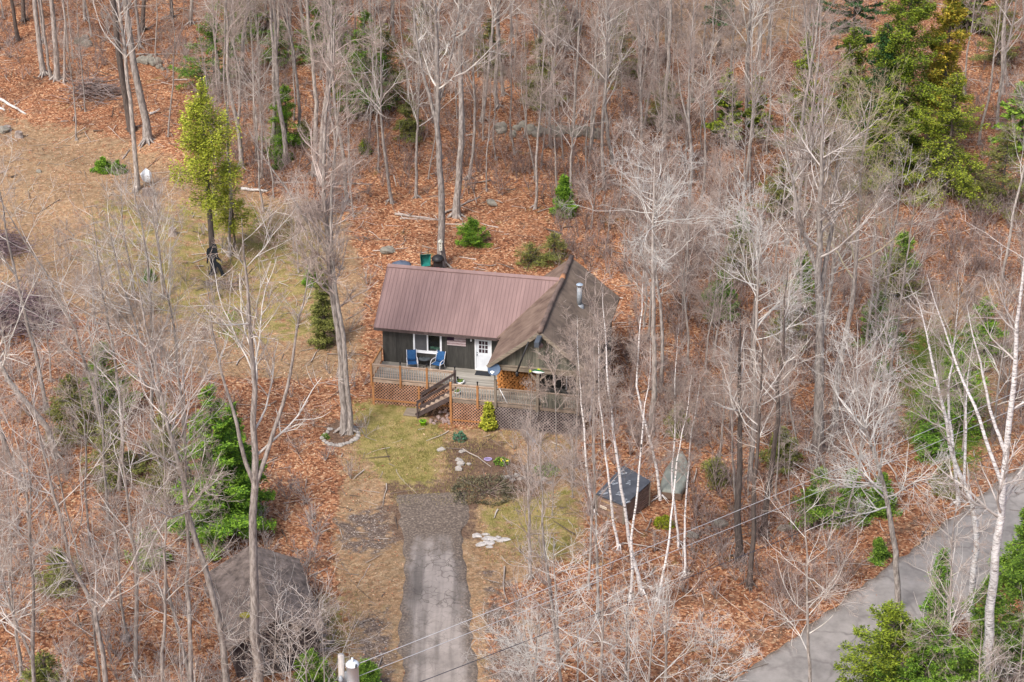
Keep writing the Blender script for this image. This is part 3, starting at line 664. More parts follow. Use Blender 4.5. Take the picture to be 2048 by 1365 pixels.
make_chair('blue sling patio chair right of the small round table, angled towards the window', (c2[0] + .02, c2[1] + .3, 0), R(-16))
tp = HL(849, 733, 2, 0)
t = loc_thing('side_table', 'small round dark glass table between the two blue chairs', 'table', (tp[0], tp[1] + .05, 0))
MB().lathe([(0, .5), (.36, .5), (.375, .515), (.36, .53), (0, .53)], n=24).build('table_top', mat('table_glass', (.05, .06, .065), (.12, .14, .15), 5, .15, spec=.6), t, True)
for a in range(4): MB().tube([(.05 * math.cos(a * 1.57), .05 * math.sin(a * 1.57), .5), (.12 * math.cos(a * 1.57), .12 * math.sin(a * 1.57), .25), (.27 * math.cos(a * 1.57), .27 * math.sin(a * 1.57), 0)], .013, 6).build('leg', M_black, t, True)
mt = loc_thing('doormat', 'black rectangular mat lying on the deck before the white door', 'mat', ((DX0 + DX1) / 2 + .1, -.45, 0.002))
MB().box((-.48, -.28, 0), (.48, .28, .02)).build('mat', mat('mat_black', (.012, .014, .018), (.03, .033, .04), 12, .95), mt)
def plant_clump(parent, m, r, h, n, z0=0, name='leaves', cx=0, cy=0):
    V = []; Fq = []
    for i in range(n):
        a = rng.uniform(0, 6.28); rr = r * math.sqrt(rng.uniform()); x, y, z = cx + rr * math.cos(a), cy + rr * math.sin(a), z0 + h * rng.uniform(.2, 1) * (1 - .4 * (rr / r) ** 2)
        d = rng.normal(size=3); d /= np.linalg.norm(d); e = np.cross(d, rng.normal(size=3)); e /= np.linalg.norm(e); s = min(.07, r * .35) * rng.uniform(.7, 1.3)
        k = len(V); p = np.array([x, y, z]); V += [p - d * s, p + e * s * .45, p + d * s, p - e * s * .45]; Fq.append((k, k + 1, k + 2, k + 3))
    return mesh_obj(name, V, Fq, m, parent)
def pot(label, p, r, h, m, bowl=True, world=False):
    t = thing('flower_pot', label, 'plant pot', p if world else to_world(p), 0)
    prof = [(0, 0), (r * .7, 0), (r, h), (r * 1.06, h), (r * 1.06, h - .03), (r * .9, h - .03), (r * .88, h - .05), (0, h - .05)] if not bowl else [(0, 0), (r * .6, .0), (r * .95, h * .6), (r, h), (r * .9, h), (r * .85, h - .05), (0, h - .05)]
    MB().lathe(prof, n=18).build('bowl', m, t, True); plant_clump(t, M_hem, r * .85, .16, 60, h - .06, 'plant'); return t
q = HL(920, 768, 2, 0); pot('cream bowl planter with green plant beside the dark stair post on the deck', q, .26, .2, M_white)
q = HL(915, 788, 2, 0); pot('smaller pale planter inside the railing at the head of the stairs', (q[0], max(q[1], D2 + .3), 0), .2, .18, M_white)
g_ = G(846, 851); pot('bright lime green pot on the lawn at the foot of the stairs', g_, .2, .3, mat('lime_plastic', (.22, .55, .01), (.32, .68, .02), 3, .5), False, True)
SOL = 'black solar lamps on the railing posts'
def solar(label, p):
    t = loc_thing('solar_light', label, 'garden light', p, 0, SOL)
    MB().tube([(0, 0, 0), (0, 0, .1)], .02, 6).build('stem', M_black, t, True); MB().lathe([(0, .08), (.03, .08), (.055, .24), (.065, .25), (.03, .28), (0, .28)], n=10).build('lamp_head', M_black, t, True)
solar('black solar lamp on the first orange railing post left of the blue chairs', (lx[0], D1 - .08, 1.02)); solar('black solar lamp on the orange post in front of the right blue chair', (lx[1], D1 - .08, 1.02))
solar('black solar lamp on the dark post at the top of the stairs', (SPX, D1 - .08, 1.05)); solar('black solar lamp on the orange post left of the satellite dish', (rx[0], D2 - .08, 1.0))
q = HL(918, 764, 2, .2); solar('black solar lamp standing in the cream bowl planter', (q[0] - .1, q[1] + .1, .2))
# satellite dish
dc = HL(988, 739, 1, D2 - .35)
t = loc_thing('satellite_dish', 'round slate blue satellite dish on the grey corner post of the deck', 'satellite dish', (dc[0], dc[1], 1.5))
rot = Matrix.Rotation(R(8), 3, 'Z') @ Matrix.Rotation(R(62), 3, 'X')
zc = dc[2] - 1.5
prof = [(.36 * k / 8, .05 * (k / 8) ** 2) for k in range(9)] + [(.37, .045), (.36, .035)] + [(.36 * k / 8, .05 * (k / 8) ** 2 - .015) for k in range(7, -1, -1)]
MB().lathe(prof, (0, 0, zc), 24, rot).build('reflector', mat('dish_slate', (.05, .085, .15), (.075, .12, .19), 3, .5), t, True)
b = MB(); off = rot @ Vector((-.13, -.2, .05))
for dx, dy, r_ in ((-.075, .045, .05), (0.0, .07, .05), (.075, .045, .05), (0, -.03, .055)):
    c_ = rot @ Vector((-.1 + dx, -.2 + dy, .028)); b.lathe([(0, .012), (r_, .012), (r_, -.01), (0, -.01)], (c_.x, c_.y, c_.z + zc), 10, rot)
b.build('dish_mark', M_white, t)
MB().tube([(0, .25, -.02), (0, .2, zc * .5), (0, .05, zc)], .03, 7).build('mast', M_black, t, True)
MB().tube([tuple(rot @ Vector((0, -.33, .03)) + Vector((0, 0, zc))), tuple(rot @ Vector((0, -.35, .3)) + Vector((0, 0, zc)))], .015, 6).build('feed_arm', M_black, t, True)
# fish board
fp = HL(1074, 741, 1, GYP - .22)
t = loc_thing('fish_sign', 'painted fish board, green back and white belly with yellow fins, on the porch beam', 'sign', (fp[0], fp[1], fp[2] - .1))
body = [(-.33, .0), (-.2, .10), (0, .15), (.2, .12), (.42, .02), (.2, -.02), (0, 0), (-.2, -.01)]
MB().prism([(x, 0, z) for x, z in body], (0, .03, 0)).build('fish_back', mat('fish_green', (.01, .12, .05), (.03, .2, .08), 6, .5), t)
MB().prism([(x, -.004, z) for x, z in [(-.3, 0), (-.1, .05), (.2, .04), (.44, .0), (.25, -.07), (0, -.1), (-.18, -.06)]], (0, .03, 0)).build('fish_belly', M_white, t)
Y_ = mat('fish_yellow', (.45, .55, .02), (.6, .65, .05), 3, .5)
MB().prism([(-.28, -.002, 0), (-.45, -.002, .1), (-.42, -.002, 0), (-.46, -.002, -.08)], (0, .03, 0)).build('tail_fin', Y_, t); MB().prism([(-.02, .002, .13), (.06, .002, .22), (.2, .002, .17), (.18, .002, .11)], (0, .03, 0)).build('back_fin', Y_, t)
# firewood stack: one countable log mesh piece each, as parts of the pile
t = loc_thing('firewood_stack', 'stack of split orange firewood under the porch roof behind the satellite dish', 'woodpile', (7.4, -2.35, 0))
M_fw = mat('split_wood', (.20, .07, .02), (.62, .27, .08), 5, .85, island=True); V0 = 0
k = 0
for row in range(9):
    for col in range(11):
        r_ = .075 * rng.uniform(.85, 1.15); x = .12 + col * .215 + (row % 2) * .1 + rng.uniform(-.02, .02); z = .08 + row * .135
        a0 = rng.uniform(0, 6); sh = [(r_ * 1.25, a0), (r_, a0 + 1.3), (r_ * 1.15, a0 + 2.5), (r_ * .9, a0 + 3.6), (r_, a0 + 4.9)]
        MB().prism([(x + q_ * 1.25 * math.cos(an), rng.uniform(-.04, .0), z + q_ * math.sin(an)) for q_, an in sh], (0, .45, 0)).build('split_log', M_fw, t); k += 1
# leaning pale board by the right wall
q = HL(1207, 775, 2, -1.2)
t = loc_thing('storm_door', 'narrow white board leaning at the right end of the deck', 'panel', (12.9, -1.9, gl + .05))
MB().bar((0, 0, 0), (.1, .35, 2.3), .05, .42, (0, 1, 0)).build('panel', M_white, t); MB().bar((-.03, 0, .1), (.07, .33, 2.2), .02, .3, (0, 1, 0)).build('inset', M_galv, t)
# diagonal white pole from the deck
t = loc_thing('leaning_pole', 'thin pale pole leaning on the deck rail right of the satellite dish', 'pole', (rx[1] + .25, D2 - .15, .9))
MB().tube([(0, 0, .1), (.5, -.2, -.7)], .016, 6).build('pole', M_white, t, True)

# ================================================================ trees
def nrm(v): return v / (np.linalg.norm(v, axis=-1, keepdims=True) + 1e-9)
def grow(st, dr, ln, K, wob, up, rg):
    P = [st]; d = nrm(dr)
    for k in range(K):
        d = nrm(d + rg.normal(0, wob, d.shape) + np.array([0, 0, up])); P.append(P[-1] + d * (ln / K)[:, None])
    return np.stack(P, 1)
def tubes(P, Rr, n):
    N, K1, _ = P.shape
    T = np.gradient(P, axis=1) if K1 > 2 else np.repeat(P[:, 1:] - P[:, :1], 2, 1)
    T = nrm(T); ref = np.where(np.abs(T[..., 2:3]) > .9, np.array([1., 0, 0]), np.array([0, 0, 1.]))
    u = nrm(np.cross(T, ref)); v = np.cross(T, u); a = np.arange(n) * 2 * np.pi / n
    V = P[:, :, None, :] + Rr[:, :, None, None] * (np.cos(a)[None, None, :, None] * u[:, :, None, :] + np.sin(a)[None, None, :, None] * v[:, :, None, :])
    idx = np.arange(N * K1 * n).reshape(N, K1, n); nx_ = np.roll(idx, -1, 2)
    F = np.stack([idx[:, :-1], nx_[:, :-1], nx_[:, 1:], idx[:, 1:]], -1).reshape(-1, 4)
    return V.reshape(-1, 3), F
def join(parts):
    V = []; F = []; n = 0
    for v, f in parts: V.append(v); F.append(f + n); n += len(v)
    return np.concatenate(V), np.concatenate(F)
def children(P, Rr, cnt, t0, t1, ang, lf, rf, rg, rmin, shape=None, flat=0):
    N, K1, _ = P.shape; L = np.linalg.norm(np.diff(P, axis=1), axis=2).sum(1)
    pi = rg.choice(N, size=int(N * cnt), p=L / L.sum()); t = rg.uniform(t0, t1, len(pi)); s = t * (K1 - 1); i = np.minimum(s.astype(int), K1 - 2); f = (s - i)[:, None]
    st = P[pi, i] * (1 - f) + P[pi, i + 1] * f; T = nrm(P[pi, i + 1] - P[pi, i]); r = Rr[pi, i] * (1 - f[:, 0]) + Rr[pi, i + 1] * f[:, 0]
    rd = rg.normal(size=T.shape); rd[:, 2] *= (1 - flat); side = nrm(rd - T * (rd * T).sum(1, keepdims=True)); a = np.radians(rg.uniform(ang[0], ang[1], len(pi)))[:, None]
    d = T * np.cos(a) + side * np.sin(a)
    ln = L[pi] * lf * rg.uniform(.6, 1.25, len(pi)) * (shape(t) if shape else (1.15 - .6 * t))
    return st, d, ln, np.maximum(r * rf, rmin), t
def taper(r0, K, tip=.3): return r0[:, None] * np.linspace(1, tip, K + 1)[None, :]
def make_bare(name, way, r0, rg, nprim=20, crown0=.35, spread=.30, den=(7, 6, 4), rmin=.0054, mb=None, mt=None, up=.10, stems=None, ang=(35, 65), wob=.13, flare=True):
    """way: local waypoints from base to tip. returns Empty with trunk + crown"""
    way = np.array(way, float); K = 16
    s = np.linspace(0, 1, len(way)); t = np.linspace(0, 1, K + 1)
    P = np.stack([np.interp(t, s, way[:, k]) for k in range(3)], -1)
    wig = rg.normal(0, 1, (K + 1, 2)).cumsum(0); wig -= np.linspace(0, 1, K + 1)[:, None] * wig[-1]; P[1:, :2] += wig[1:] * (.0032 * way[-1, 2])
    H = way[-1, 2]
    Rr = r0 * (1 - t) ** .75 * .96 + r0 * .04; Rr = Rr[None]; P = P[None]
    stemP, stemR = [P], [Rr]
    if stems:   # forking leaders
        for (tt, az, le, rr) in stems:
            i = int(tt * K); st = P[0, i:i + 1]; T = nrm(P[0, i + 1] - P[0, i]); d = nrm(T + .42 * np.array([math.cos(az), math.sin(az), 0]))[None]
            q = grow(st, d, np.array([H * le]), K, .05, .055, rg); stemP.append(q); stemR.append(np.array([Rr[0, i] * rr]) [:, None] * (np.linspace(1, .05, K + 1) ** .8)[None])
    PA = np.concatenate(stemP); RA = np.concatenate(stemR)
    RF = RA.copy()
    if flare: RF[0, 0] *= 1.45; RF[0, 1] *= 1.0
    if flare: PA[0, 0, 2] -= .35
    tr = [tubes(PA, RF, 9)]
    if flare:
        nr = 5; a = rg.uniform(0, 6.28, nr); st = np.stack([.5 * r0 * np.cos(a), .5 * r0 * np.sin(a), np.full(nr, .35)], 1)
        d = np.stack([np.cos(a), np.sin(a), np.full(nr, -.75)], 1); q = grow(st, d, np.full(nr, r0 * 3.6 + .3), 3, .05, 0, rg); tr.append(tubes(q, taper(np.full(nr, r0 * .42), 3, .2), 5))
    # primary limbs
    st, d, ln, r, tt = children(PA, RA, nprim / len(PA), crown0, .97, ang, spread, .42, rg, .014, shape=lambda t: .45 + 1.1 * np.clip((1 - t) * 1.6, 0, 1) ** .8 * .6)
    r = np.minimum(r, .075); K2 = 7; P1 = grow(st, d, ln, K2, wob, up, rg); R1 = taper(r, K2, .22)
    tr2 = [tubes(P1, R1, 5)]
    st, d, ln, r, tt = children(P1, R1, den[0], .15, .97, (28, 62), .42, .65, rg, rmin * 1.6); P2 = grow(st, d, ln, 4, wob * 1.2, up * .7, rg); R2 = taper(r, 4, .4); tr2.append(tubes(P2, R2, 4))
    st, d, ln, r, tt = children(P2, R2, den[1], .12, 1, (25, 60), .5, .6, rg, rmin * 1.15); ln = np.clip(ln, .3, None); P3 = grow(st, d, ln, 3, wob * 1.4, up * .5, rg); R3 = taper(r, 3, .6); tr2.append(tubes(P3, R3, 3))
    if den[2]:
        st, d, ln, r, tt = children(P3, R3, den[2], .15, 1, (22, 55), .5, .7, rg, rmin); ln = np.clip(ln, .22, .9); P4 = grow(st, d, ln, 2, wob * 1.4, up * .4, rg); tr2.append(tubes(P4, taper(np.minimum(r, rmin * 1.2), 2, .75), 3))
    root = bpy.data.objects.new(name, None); C.objects.link(root)
    v, f = join(tr); mesh_obj('trunk', v, f, mb or M_bark, root, True)
    v, f = join(tr2); nl = len(tr2[0][1]) + len(tr2[1][1]); co = mesh_obj('crown', v, f, mt or M_twig, root)
    co.data.materials.append(M_fine if (mt or M_twig) in (M_twig, M_twigp) else mt); mi = np.zeros(len(f), np.int32); mi[nl:] = 1; co.data.polygons.foreach_set('material_index', mi)
    return root
CAT = {}
TREES = []      # (root, kind)
def way_px(pts, H):
    """trunk points seen at these photo pixels, in the upright plane through the base; then the tip extrapolated to height H"""
    b = G(*pts[0]); W = [np.zeros(3)]
    for p in pts[1:]: W.append(atY(p[0], p[1], b[1]) - b)
    W = [np.array([q[0], q[1] + .25 * (rng.uniform(-1, 1) if i else 0), q[2]]) for i, q in enumerate(W)]
    if W[-1][2] < H:
        d = W[-1] - W[-2] if len(W) > 1 else np.array([0, 0, 1.]); d = d / d[2]; d[:2] *= .6; W.append(W[-1] + d * (H - W[-1][2]))
    # resample evenly in z
    W = np.array(W); z = np.linspace(0, W[-1, 2], 9); return b, [(np.interp(k, W[:, 2], W[:, 0]), np.interp(k, W[:, 2], W[:, 1]), k) for k in z]
def hero(pts, H, r, look, kind='bare_tree', rmul=1, **kw):
    r *= .86; b, W = way_px(pts, H); rg = np.random.default_rng(int(pts[0][0] * 7 + pts[0][1]))
    o = make_bare(kind, W, r, rg, **kw); o.location = b; TREES.append((o, look, kind)); return o
MAP = dict(den=(6, 5, 3), nprim=21)
FOREST = dict(den=(6, 5, 3), nprim=16, crown0=.5, spread=.17, mt=M_twigp)
BIR = dict(mb=M_birch, den=(5, 5, 3), nprim=16, crown0=.5, spread=.16, mt=M_twigp, ang=(25, 50), up=.14)
# large trees, traced at their trunks
hero([(510, 1440), (512, 1365), (506, 1150), (500, 850)], 25, .30, 'stout grey maple', crown0=.42, spread=.24, stems=[(.5, .3, .45, .7), (.55, 3.4, .4, .65)], **MAP)
hero([(462, 1440), (448, 1330), (420, 1150), (372, 1000), (352, 900), (300, 700)], 23, .21, 'lichen-spotted grey tree leaning left', crown0=.46, spread=.22, **MAP)
hero([(402, 1440), (388, 1365), (376, 1100), (366, 900)], 20, .14, 'slim grey tree', crown0=.55, spread=.16, **MAP)
hero([(215, 1480), (195, 1240), (142, 1130), (100, 960)], 19, .16, 'crooked grey tree', crown0=.3, spread=.26, **MAP)
hero([(318, 1460), (322, 1365), (326, 1200), (330, 1070)], 17, .11, 'pale slim tree', crown0=.35, spread=.22, **MAP)
hero([(72, 1460), (70, 1365), (68, 1150)], 16, .13, 'pale forked tree', crown0=.3, spread=.28, stems=[(.3, 2.8, .5, .8)], **MAP)
hero([(113, 916), (103, 860), (60, 810), (10, 751)], 16, .22, 'thick mottled tree leaning hard left', crown0=.35, spread=.25, **MAP)
hero([(51, 978), (14, 899), (0, 840)], 17, .2, 'thick dark tree leaning out of frame', crown0=.4, spread=.25, **MAP)
hero([(218, 960), (215, 894), (164, 682), (85, 535), (55, 494)], 18, .14, 'long white-flecked tree leaning left', crown0=.3, spread=.25, **MAP)
hero([(237, 980), (236, 826), (219, 672), (205, 580)], 17, .13, 'white-flecked tree', crown0=.3, spread=.25, **MAP)
hero([(320, 960), (301, 689), (297, 552), (277, 450)], 19, .14, 'straight pale tree', crown0=.35, spread=.24, **MAP)
hero([(362, 990), (359, 916), (308, 792), (280, 710)], 17, .16, 'grey tree leaning left', crown0=.28, spread=.27, **MAP)
hero([(380, 960), (362, 792), (349, 662), (328, 552)], 17, .12, 'slim pale tree', crown0=.35, spread=.24, **MAP)
hero([(688, 866), (680, 700), (660, 500), (655, 300), (668, 120)], 25.5, .25, 'great grey maple in the ring of stones', crown0=.30, spread=.14, stems=[(.45, 3.2, .35, .6)], **dict(MAP, nprim=46, mt=M_twigp, ang=(30, 60)))
hero([(700, 868), (694, 700), (672, 500), (676, 300)], 21, .19, 'second trunk pressed against the great maple', crown0=.4, spread=.15, **dict(MAP, nprim=22, mt=M_twigp))
hero([(885, 532), (882, 400), (874, 200)], 23, .30, 'pale lichened maple with a white birdhouse', crown0=.42, spread=.2, stems=[(.44, 3.0, .5, .75), (.5, .2, .42, .6)], **dict(MAP, nprim=30))
hero([(912, 434), (918, 250), (918, 100)], 22, .30, 'stout grey tree with torn bark', crown0=.45, spread=.18, **MAP)
hero([(1303, 862), (1304, 650), (1307, 450)], 17.5, .20, 'grey tree with crooked pale boughs', crown0=.72, spread=.30, **dict(MAP, mt=M_twigw, nprim=20, ang=(45, 80), wob=.2, up=.04))
hero([(265, 262), (248, 130), (228, 0)], 24, .33, 'straight dark pine-like trunk', mb=M_barkd, crown0=.6, spread=.2, **dict(MAP, den=(4, 4, 2)))
hero([(295, 283), (268, 150), (245, 0)], 24, .36, 'stout grey trunk beside a darker one', crown0=.5, spread=.2, **dict(MAP, den=(4, 4, 2)))
hero([(274, 378), (268, 230), (250, 60)], 22, .22, 'lichened trunk by the white bundle', crown0=.4, spread=.2, **dict(MAP, den=(4, 4, 2)))
for pts, H, r in (([(450, 1420), (452, 1340)], 6, .05), ([(540, 1430), (548, 1350)], 6.5, .05), ([(610, 1440), (612, 1350)], 7, .06), ([(590, 1500), (585, 1400)], 7.5, .06), ([(655, 1470), (650, 1380)], 7, .05)):
    hero(pts, H, r, 'low leafless bush-like sapling before the shed', kind='sapling', **dict(MAP, nprim=12, crown0=.2, spread=.5, ang=(35, 75), wob=.18, den=(5, 4, 2)))
for (bx, by, tx, r, lk) in ((88, 150, 74, .27, 'grey'), (113, 160, 104, .27, 'grey'), (127, 165, 121, .12, 'slim'), (104, 158, 92, .14, 'slim')):
    hero([(bx, by), (tx, 20)], 20, r, lk + ' trunk of a close cluster', **dict(FOREST, den=(4, 3, 2)))
hero([(459, 375), (457, 250), (454, 60)], 19, .13, 'slim pale tree', **FOREST)
hero([(458, 512), (462, 430), (462, 330)], 14, .14, 'thin grey tree beside the cedar', **dict(FOREST, nprim=8))
hero([(1636, 900), (1638, 650), (1640, 470)], 22, .36, 'thick dark maple with a broad pale crown', crown0=.45, spread=.24, stems=[(.5, 2.9, .45, .7), (.45, .4, .45, .7)], **dict(MAP, nprim=40))
hero([(1668, 860), (1676, 740), (1700, 553)], 21, .22, 'grey tree with a yellow-budded crown', crown0=.45, spread=.24, **dict(MAP, nprim=34, mt=M_twigy))
hero([(1502, 960), (1509, 655), (1515, 500)], 17, .17, 'dark trunk under a wide pale crown', crown0=.5, spread=.3, **dict(MAP, mt=M_twigw, nprim=26, wob=.18))
hero([(1481, 1120), (1476, 985)], 15, .24, 'short dark trunk', mb=M_barkd, crown0=.5, spread=.2, **dict(MAP, nprim=10))
hero([(1498, 1172), (1506, 1012)], 15, .17, 'dark slim trunk', mb=M_barkd, crown0=.5, spread=.2, **dict(MAP, nprim=10))
hero([(1527, 1068), (1537, 960)], 16, .2, 'dark trunk', mb=M_barkd, crown0=.5, spread=.2, **dict(MAP, nprim=12))
hero([(1794, 1228), (1789, 1077), (1770, 950), (1732, 850)], 15, .2, 'bushy tree with mossy bark', crown0=.38, spread=.3, **dict(MAP, mt=M_twigw, nprim=30, ang=(45, 75)))
hero([(1955, 1440), (1968, 1300), (1990, 1150), (2006, 950), (2022, 800), (2040, 560)], 25, .30, 'great white birch trunk', crown0=.42, spread=.2, mb=M_birchg, kind='birch_tree', stems=[(.5, 2.9, .42, .6), (.62, 3.3, .3, .6)], **MAP)
hero([(1942, 1240), (1945, 1100), (1950, 1020), (1900, 905)], 18, .2, 'forked white birch', crown0=.5, spread=.24, mb=M_birchg, kind='birch_tree', stems=[(.46, .3, .42, .7)], **MAP)
hero([(1918, 1010), (1909, 916), (1895, 826), (1898, 740)], 14, .12, 'slim white birch', crown0=.5, spread=.25, mb=M_birchg, kind='birch_tree', **MAP)
hero([(1622, 1440), (1618, 1365), (1614, 1292)], 12, .11, 'small twisted tree', crown0=.3, spread=.36, **dict(MAP, nprim=16, ang=(45, 80)))
hero([(1886, 1480), (1888, 1330), (1895, 1200)], 13, .11, 'slim pale tree', crown0=.3, spread=.3, **MAP)
for pts, H, r in (([(1112, 905), (1110, 830)], 8, .04), ([(1150, 930), (1152, 830)], 9.5, .05), ([(1060, 890), (1062, 820)], 5, .035), ([(1205, 900), (1203, 800)], 9, .045)):
    hero(pts, H, r, 'fine-twigged brown sapling before the porch', kind='sapling', **dict(MAP, nprim=10, crown0=.15, spread=.26, mt=M_twigp, den=(5, 4, 2), ang=(20, 50)))
# white birches in the middle
for pts, H, r in (([(1240, 1100), (1227, 1019), (1213, 899), (1200, 760)], 13, .085), ([(1285, 1190), (1261, 1104), (1244, 984), (1232, 880), (1213, 720)], 17, .12),
                  ([(1258, 1203), (1261, 1070), (1281, 899), (1292, 780)], 15, .085), ([(1316, 1207), (1338, 1053), (1358, 899), (1380, 770)], 13, .08),
                  ([(1358, 1094), (1345, 1012), (1340, 899), (1355, 700)], 13, .075), ([(1369, 1155), (1370, 1001), (1376, 899), (1400, 770)], 11.5, .075),
                  ([(1322, 1001), (1303, 899), (1272, 760), (1285, 600)], 14, .10), ([(1187, 1030), (1172, 899), (1160, 760)], 12, .08)):
    hero(pts, H, r, 'slender white birch', kind='birch_tree', **BIR)
for pts, H, r in (([(1062, 1160), (1056, 1000), (1050, 850)], 9.5, .11), ([(1118, 1330), (1092, 1100), (1082, 950)], 13, .11), ([(1195, 1240), (1192, 1080), (1186, 930)], 12, .10), ([(1176, 1180), (1180, 1000), (1186, 800)], 17, .075)):
    hero(pts, H, r, 'smooth grey sapling tree', **dict(MAP, nprim=16, crown0=.25, spread=.24, mt=M_twigp, ang=(20, 42), den=(5, 4, 2)))
for pts, H, r in (([(1130, 1480), (1118, 1330)], 11, .12), ([(1196, 1500), (1200, 1350)], 11, .12), ([(1290, 1520), (1300, 1380)], 9, .09), ([(1400, 1480), (1410, 1400)], 7, .07), ([(1040, 1520), (1060, 1400)], 8, .08)):
    hero(pts, H, r, 'low pale crooked tree', **dict(MAP, mt=M_twigw, nprim=13, den=(6, 4, 2), crown0=.3, spread=.34, ang=(40, 80), wob=.2))

# ---- variants used for the rest of the woods
def variants(kind, n, H, r, **kw):
    out = []
    for i in range(n):
        rg = np.random.default_rng(500 + i * 13 + int(H * 10)); lean = rg.normal(0, .03, 2)
        W = [(lean[0] * z + .25 * math.sin(z * .4 + i), lean[1] * z, z) for z in np.linspace(0, H, 9)]
        st = [(.45 + .1 * rg.uniform(), rg.uniform(0, 6.28), .42, .7)] if i % 2 else None
        o = make_bare(kind, W, r, rg, stems=st, **kw); out.append(o)
    return out
V_tall = variants('bare_tree', 5, 20, .155, crown0=.45, spread=.2, nprim=20, den=(6, 5, 3), mt=M_twigp)
V_pale = variants('bare_tree', 4, 17, .135, crown0=.35, spread=.25, nprim=20, den=(6, 5, 3), mt=M_twig)
V_slim = variants('sapling', 6, 14, .075, crown0=.33, spread=.15, nprim=20, den=(5, 4, 3), mt=M_twigp)  # slim bare trees, filed under the sapling name
V_bush = variants('sapling', 4, 9, .09, crown0=.2, spread=.36, nprim=18, den=(6, 4, 3), mt=M_twigp, ang=(30, 65))  # low bushy bare trees, filed under the sapling name as well
V_bushp = variants('bare_tree', 3, 10, .10, crown0=.22, spread=.34, nprim=16, den=(6, 4, 3), mt=M_twig, ang=(35, 75), wob=.17)
V_dark = variants('bare_tree', 3, 20, .17, crown0=.55, spread=.16, nprim=14, den=(4, 4, 3), mt=M_twigp, mb=M_barkd)
used = set(); placed = [tuple(np.array(o.location)[:2]) for o, _, _ in TREES]
ZONES = [  # x0,y0,x1,y1,count,[variants],look,scale
 (-60, -60, 700, 130, 44, (V_tall, V_dark, V_slim, V_slim), (.8, 1.15)), (0, 150, 460, 300, 4, (V_slim,), (.7, 1)), (430, 20, 1120, 430, 98, (V_tall, V_slim, V_slim, V_slim, V_pale), (.65, 1.1)),
 (1080, -60, 1620, 500, 96, (V_tall, V_slim, V_slim, V_bush, V_pale), (.6, 1.05)), (1900, -40, 2120, 420, 14, (V_pale, V_tall, V_slim), (.7, 1.05)), (1280, 520, 2100, 800, 38, (V_bush, V_slim, V_bushp, V_pale), (.55, 1)),
 (1400, 760, 2100, 1000, 18, (V_bushp, V_bush, V_slim), (.5, .95)), (1420, 960, 1720, 1180, 5, (V_slim,), (.5, .9)), (-60, 560, 420, 960, 8, (V_pale, V_bushp, V_bush), (.5, 1)),
 (-80, 960, 640, 1250, 7, (V_pale, V_slim, V_bushp), (.55, 1)), (-80, 1250, 660, 1640, 12, (V_pale, V_bushp, V_pale), (.55, 1)), (1060, 1380, 1520, 1640, 7, (V_bushp,), (.55, .85)),
 (1880, 1380, 2150, 1800, 11, (V_bushp, V_pale, V_bushp), (.5, .8)), (1120, 430, 1300, 560, 4, (V_slim, V_bush), (.4, .7)), (560, 420, 760, 560, 3, (V_bush,), (.5, .8)), (1010, 880, 1180, 1040, 5, (V_slim, V_bush), (.35, .55))]
NOGO = [(340, 1020, 560, 1330), (1640, 330, 1990, 660), (1780, 640, 1960, 900), (690, 980, 1010, 1700), (400, 1300, 690, 1700), (720, 500, 1200, 860), (700, 740, 1060, 1100), (390, 1090, 700, 1370), (1180, 900, 1400, 1070), (380, 440, 480, 560)]
for zi, (x0, y0, x1, y1, n, vs, (s0, s1)) in enumerate(ZONES):
    k = tries = 0
    while k < n and tries < n * 30:
        tries += 1; px, py = rng.uniform(x0, x1), rng.uniform(y0, y1)
        if any(a <= px <= c and b <= py <= d for a, b, c, d in NOGO): continue
        p = G(px, py)
        if min(math.hypot(p[0] - a, p[1] - b) for a, b in placed) < 1.5: continue
        if seg_dist(p[0], p[1], ROAD) < 4.2: continue
        fam = vs[rng.integers(len(vs))]; src = fam[rng.integers(len(fam))]
        if id(src) in used: o = copy_tree(src)
        else: o = src; used.add(id(src))
        s = rng.uniform(s0, s1)
        o.location = (p[0], p[1], p[2] - .05); o.rotation_euler = (rng.normal(0, .03), rng.normal(0, .04), rng.uniform(0, 6.28)); o.scale = (s * rng.uniform(.9, 1.1), s * rng.uniform(.9, 1.1), s)
        placed.append((p[0], p[1])); look = {id(V_tall): 'tall grey tree', id(V_pale): 'pale-twigged tree', id(V_slim): 'slim tree', id(V_bush): 'low brown-twigged tree', id(V_bushp): 'low crooked pale tree', id(V_dark): 'tall dark trunk'}[id(fam)]
        TREES.append((o, look, src.name.split('.')[0])); k += 1
for fam in (V_tall, V_pale, V_slim, V_bush, V_bushp, V_dark):
    for s in fam:
        if id(s) not in used:
            for c in list(s.children): bpy.data.objects.remove(c)
            bpy.data.objects.remove(s)

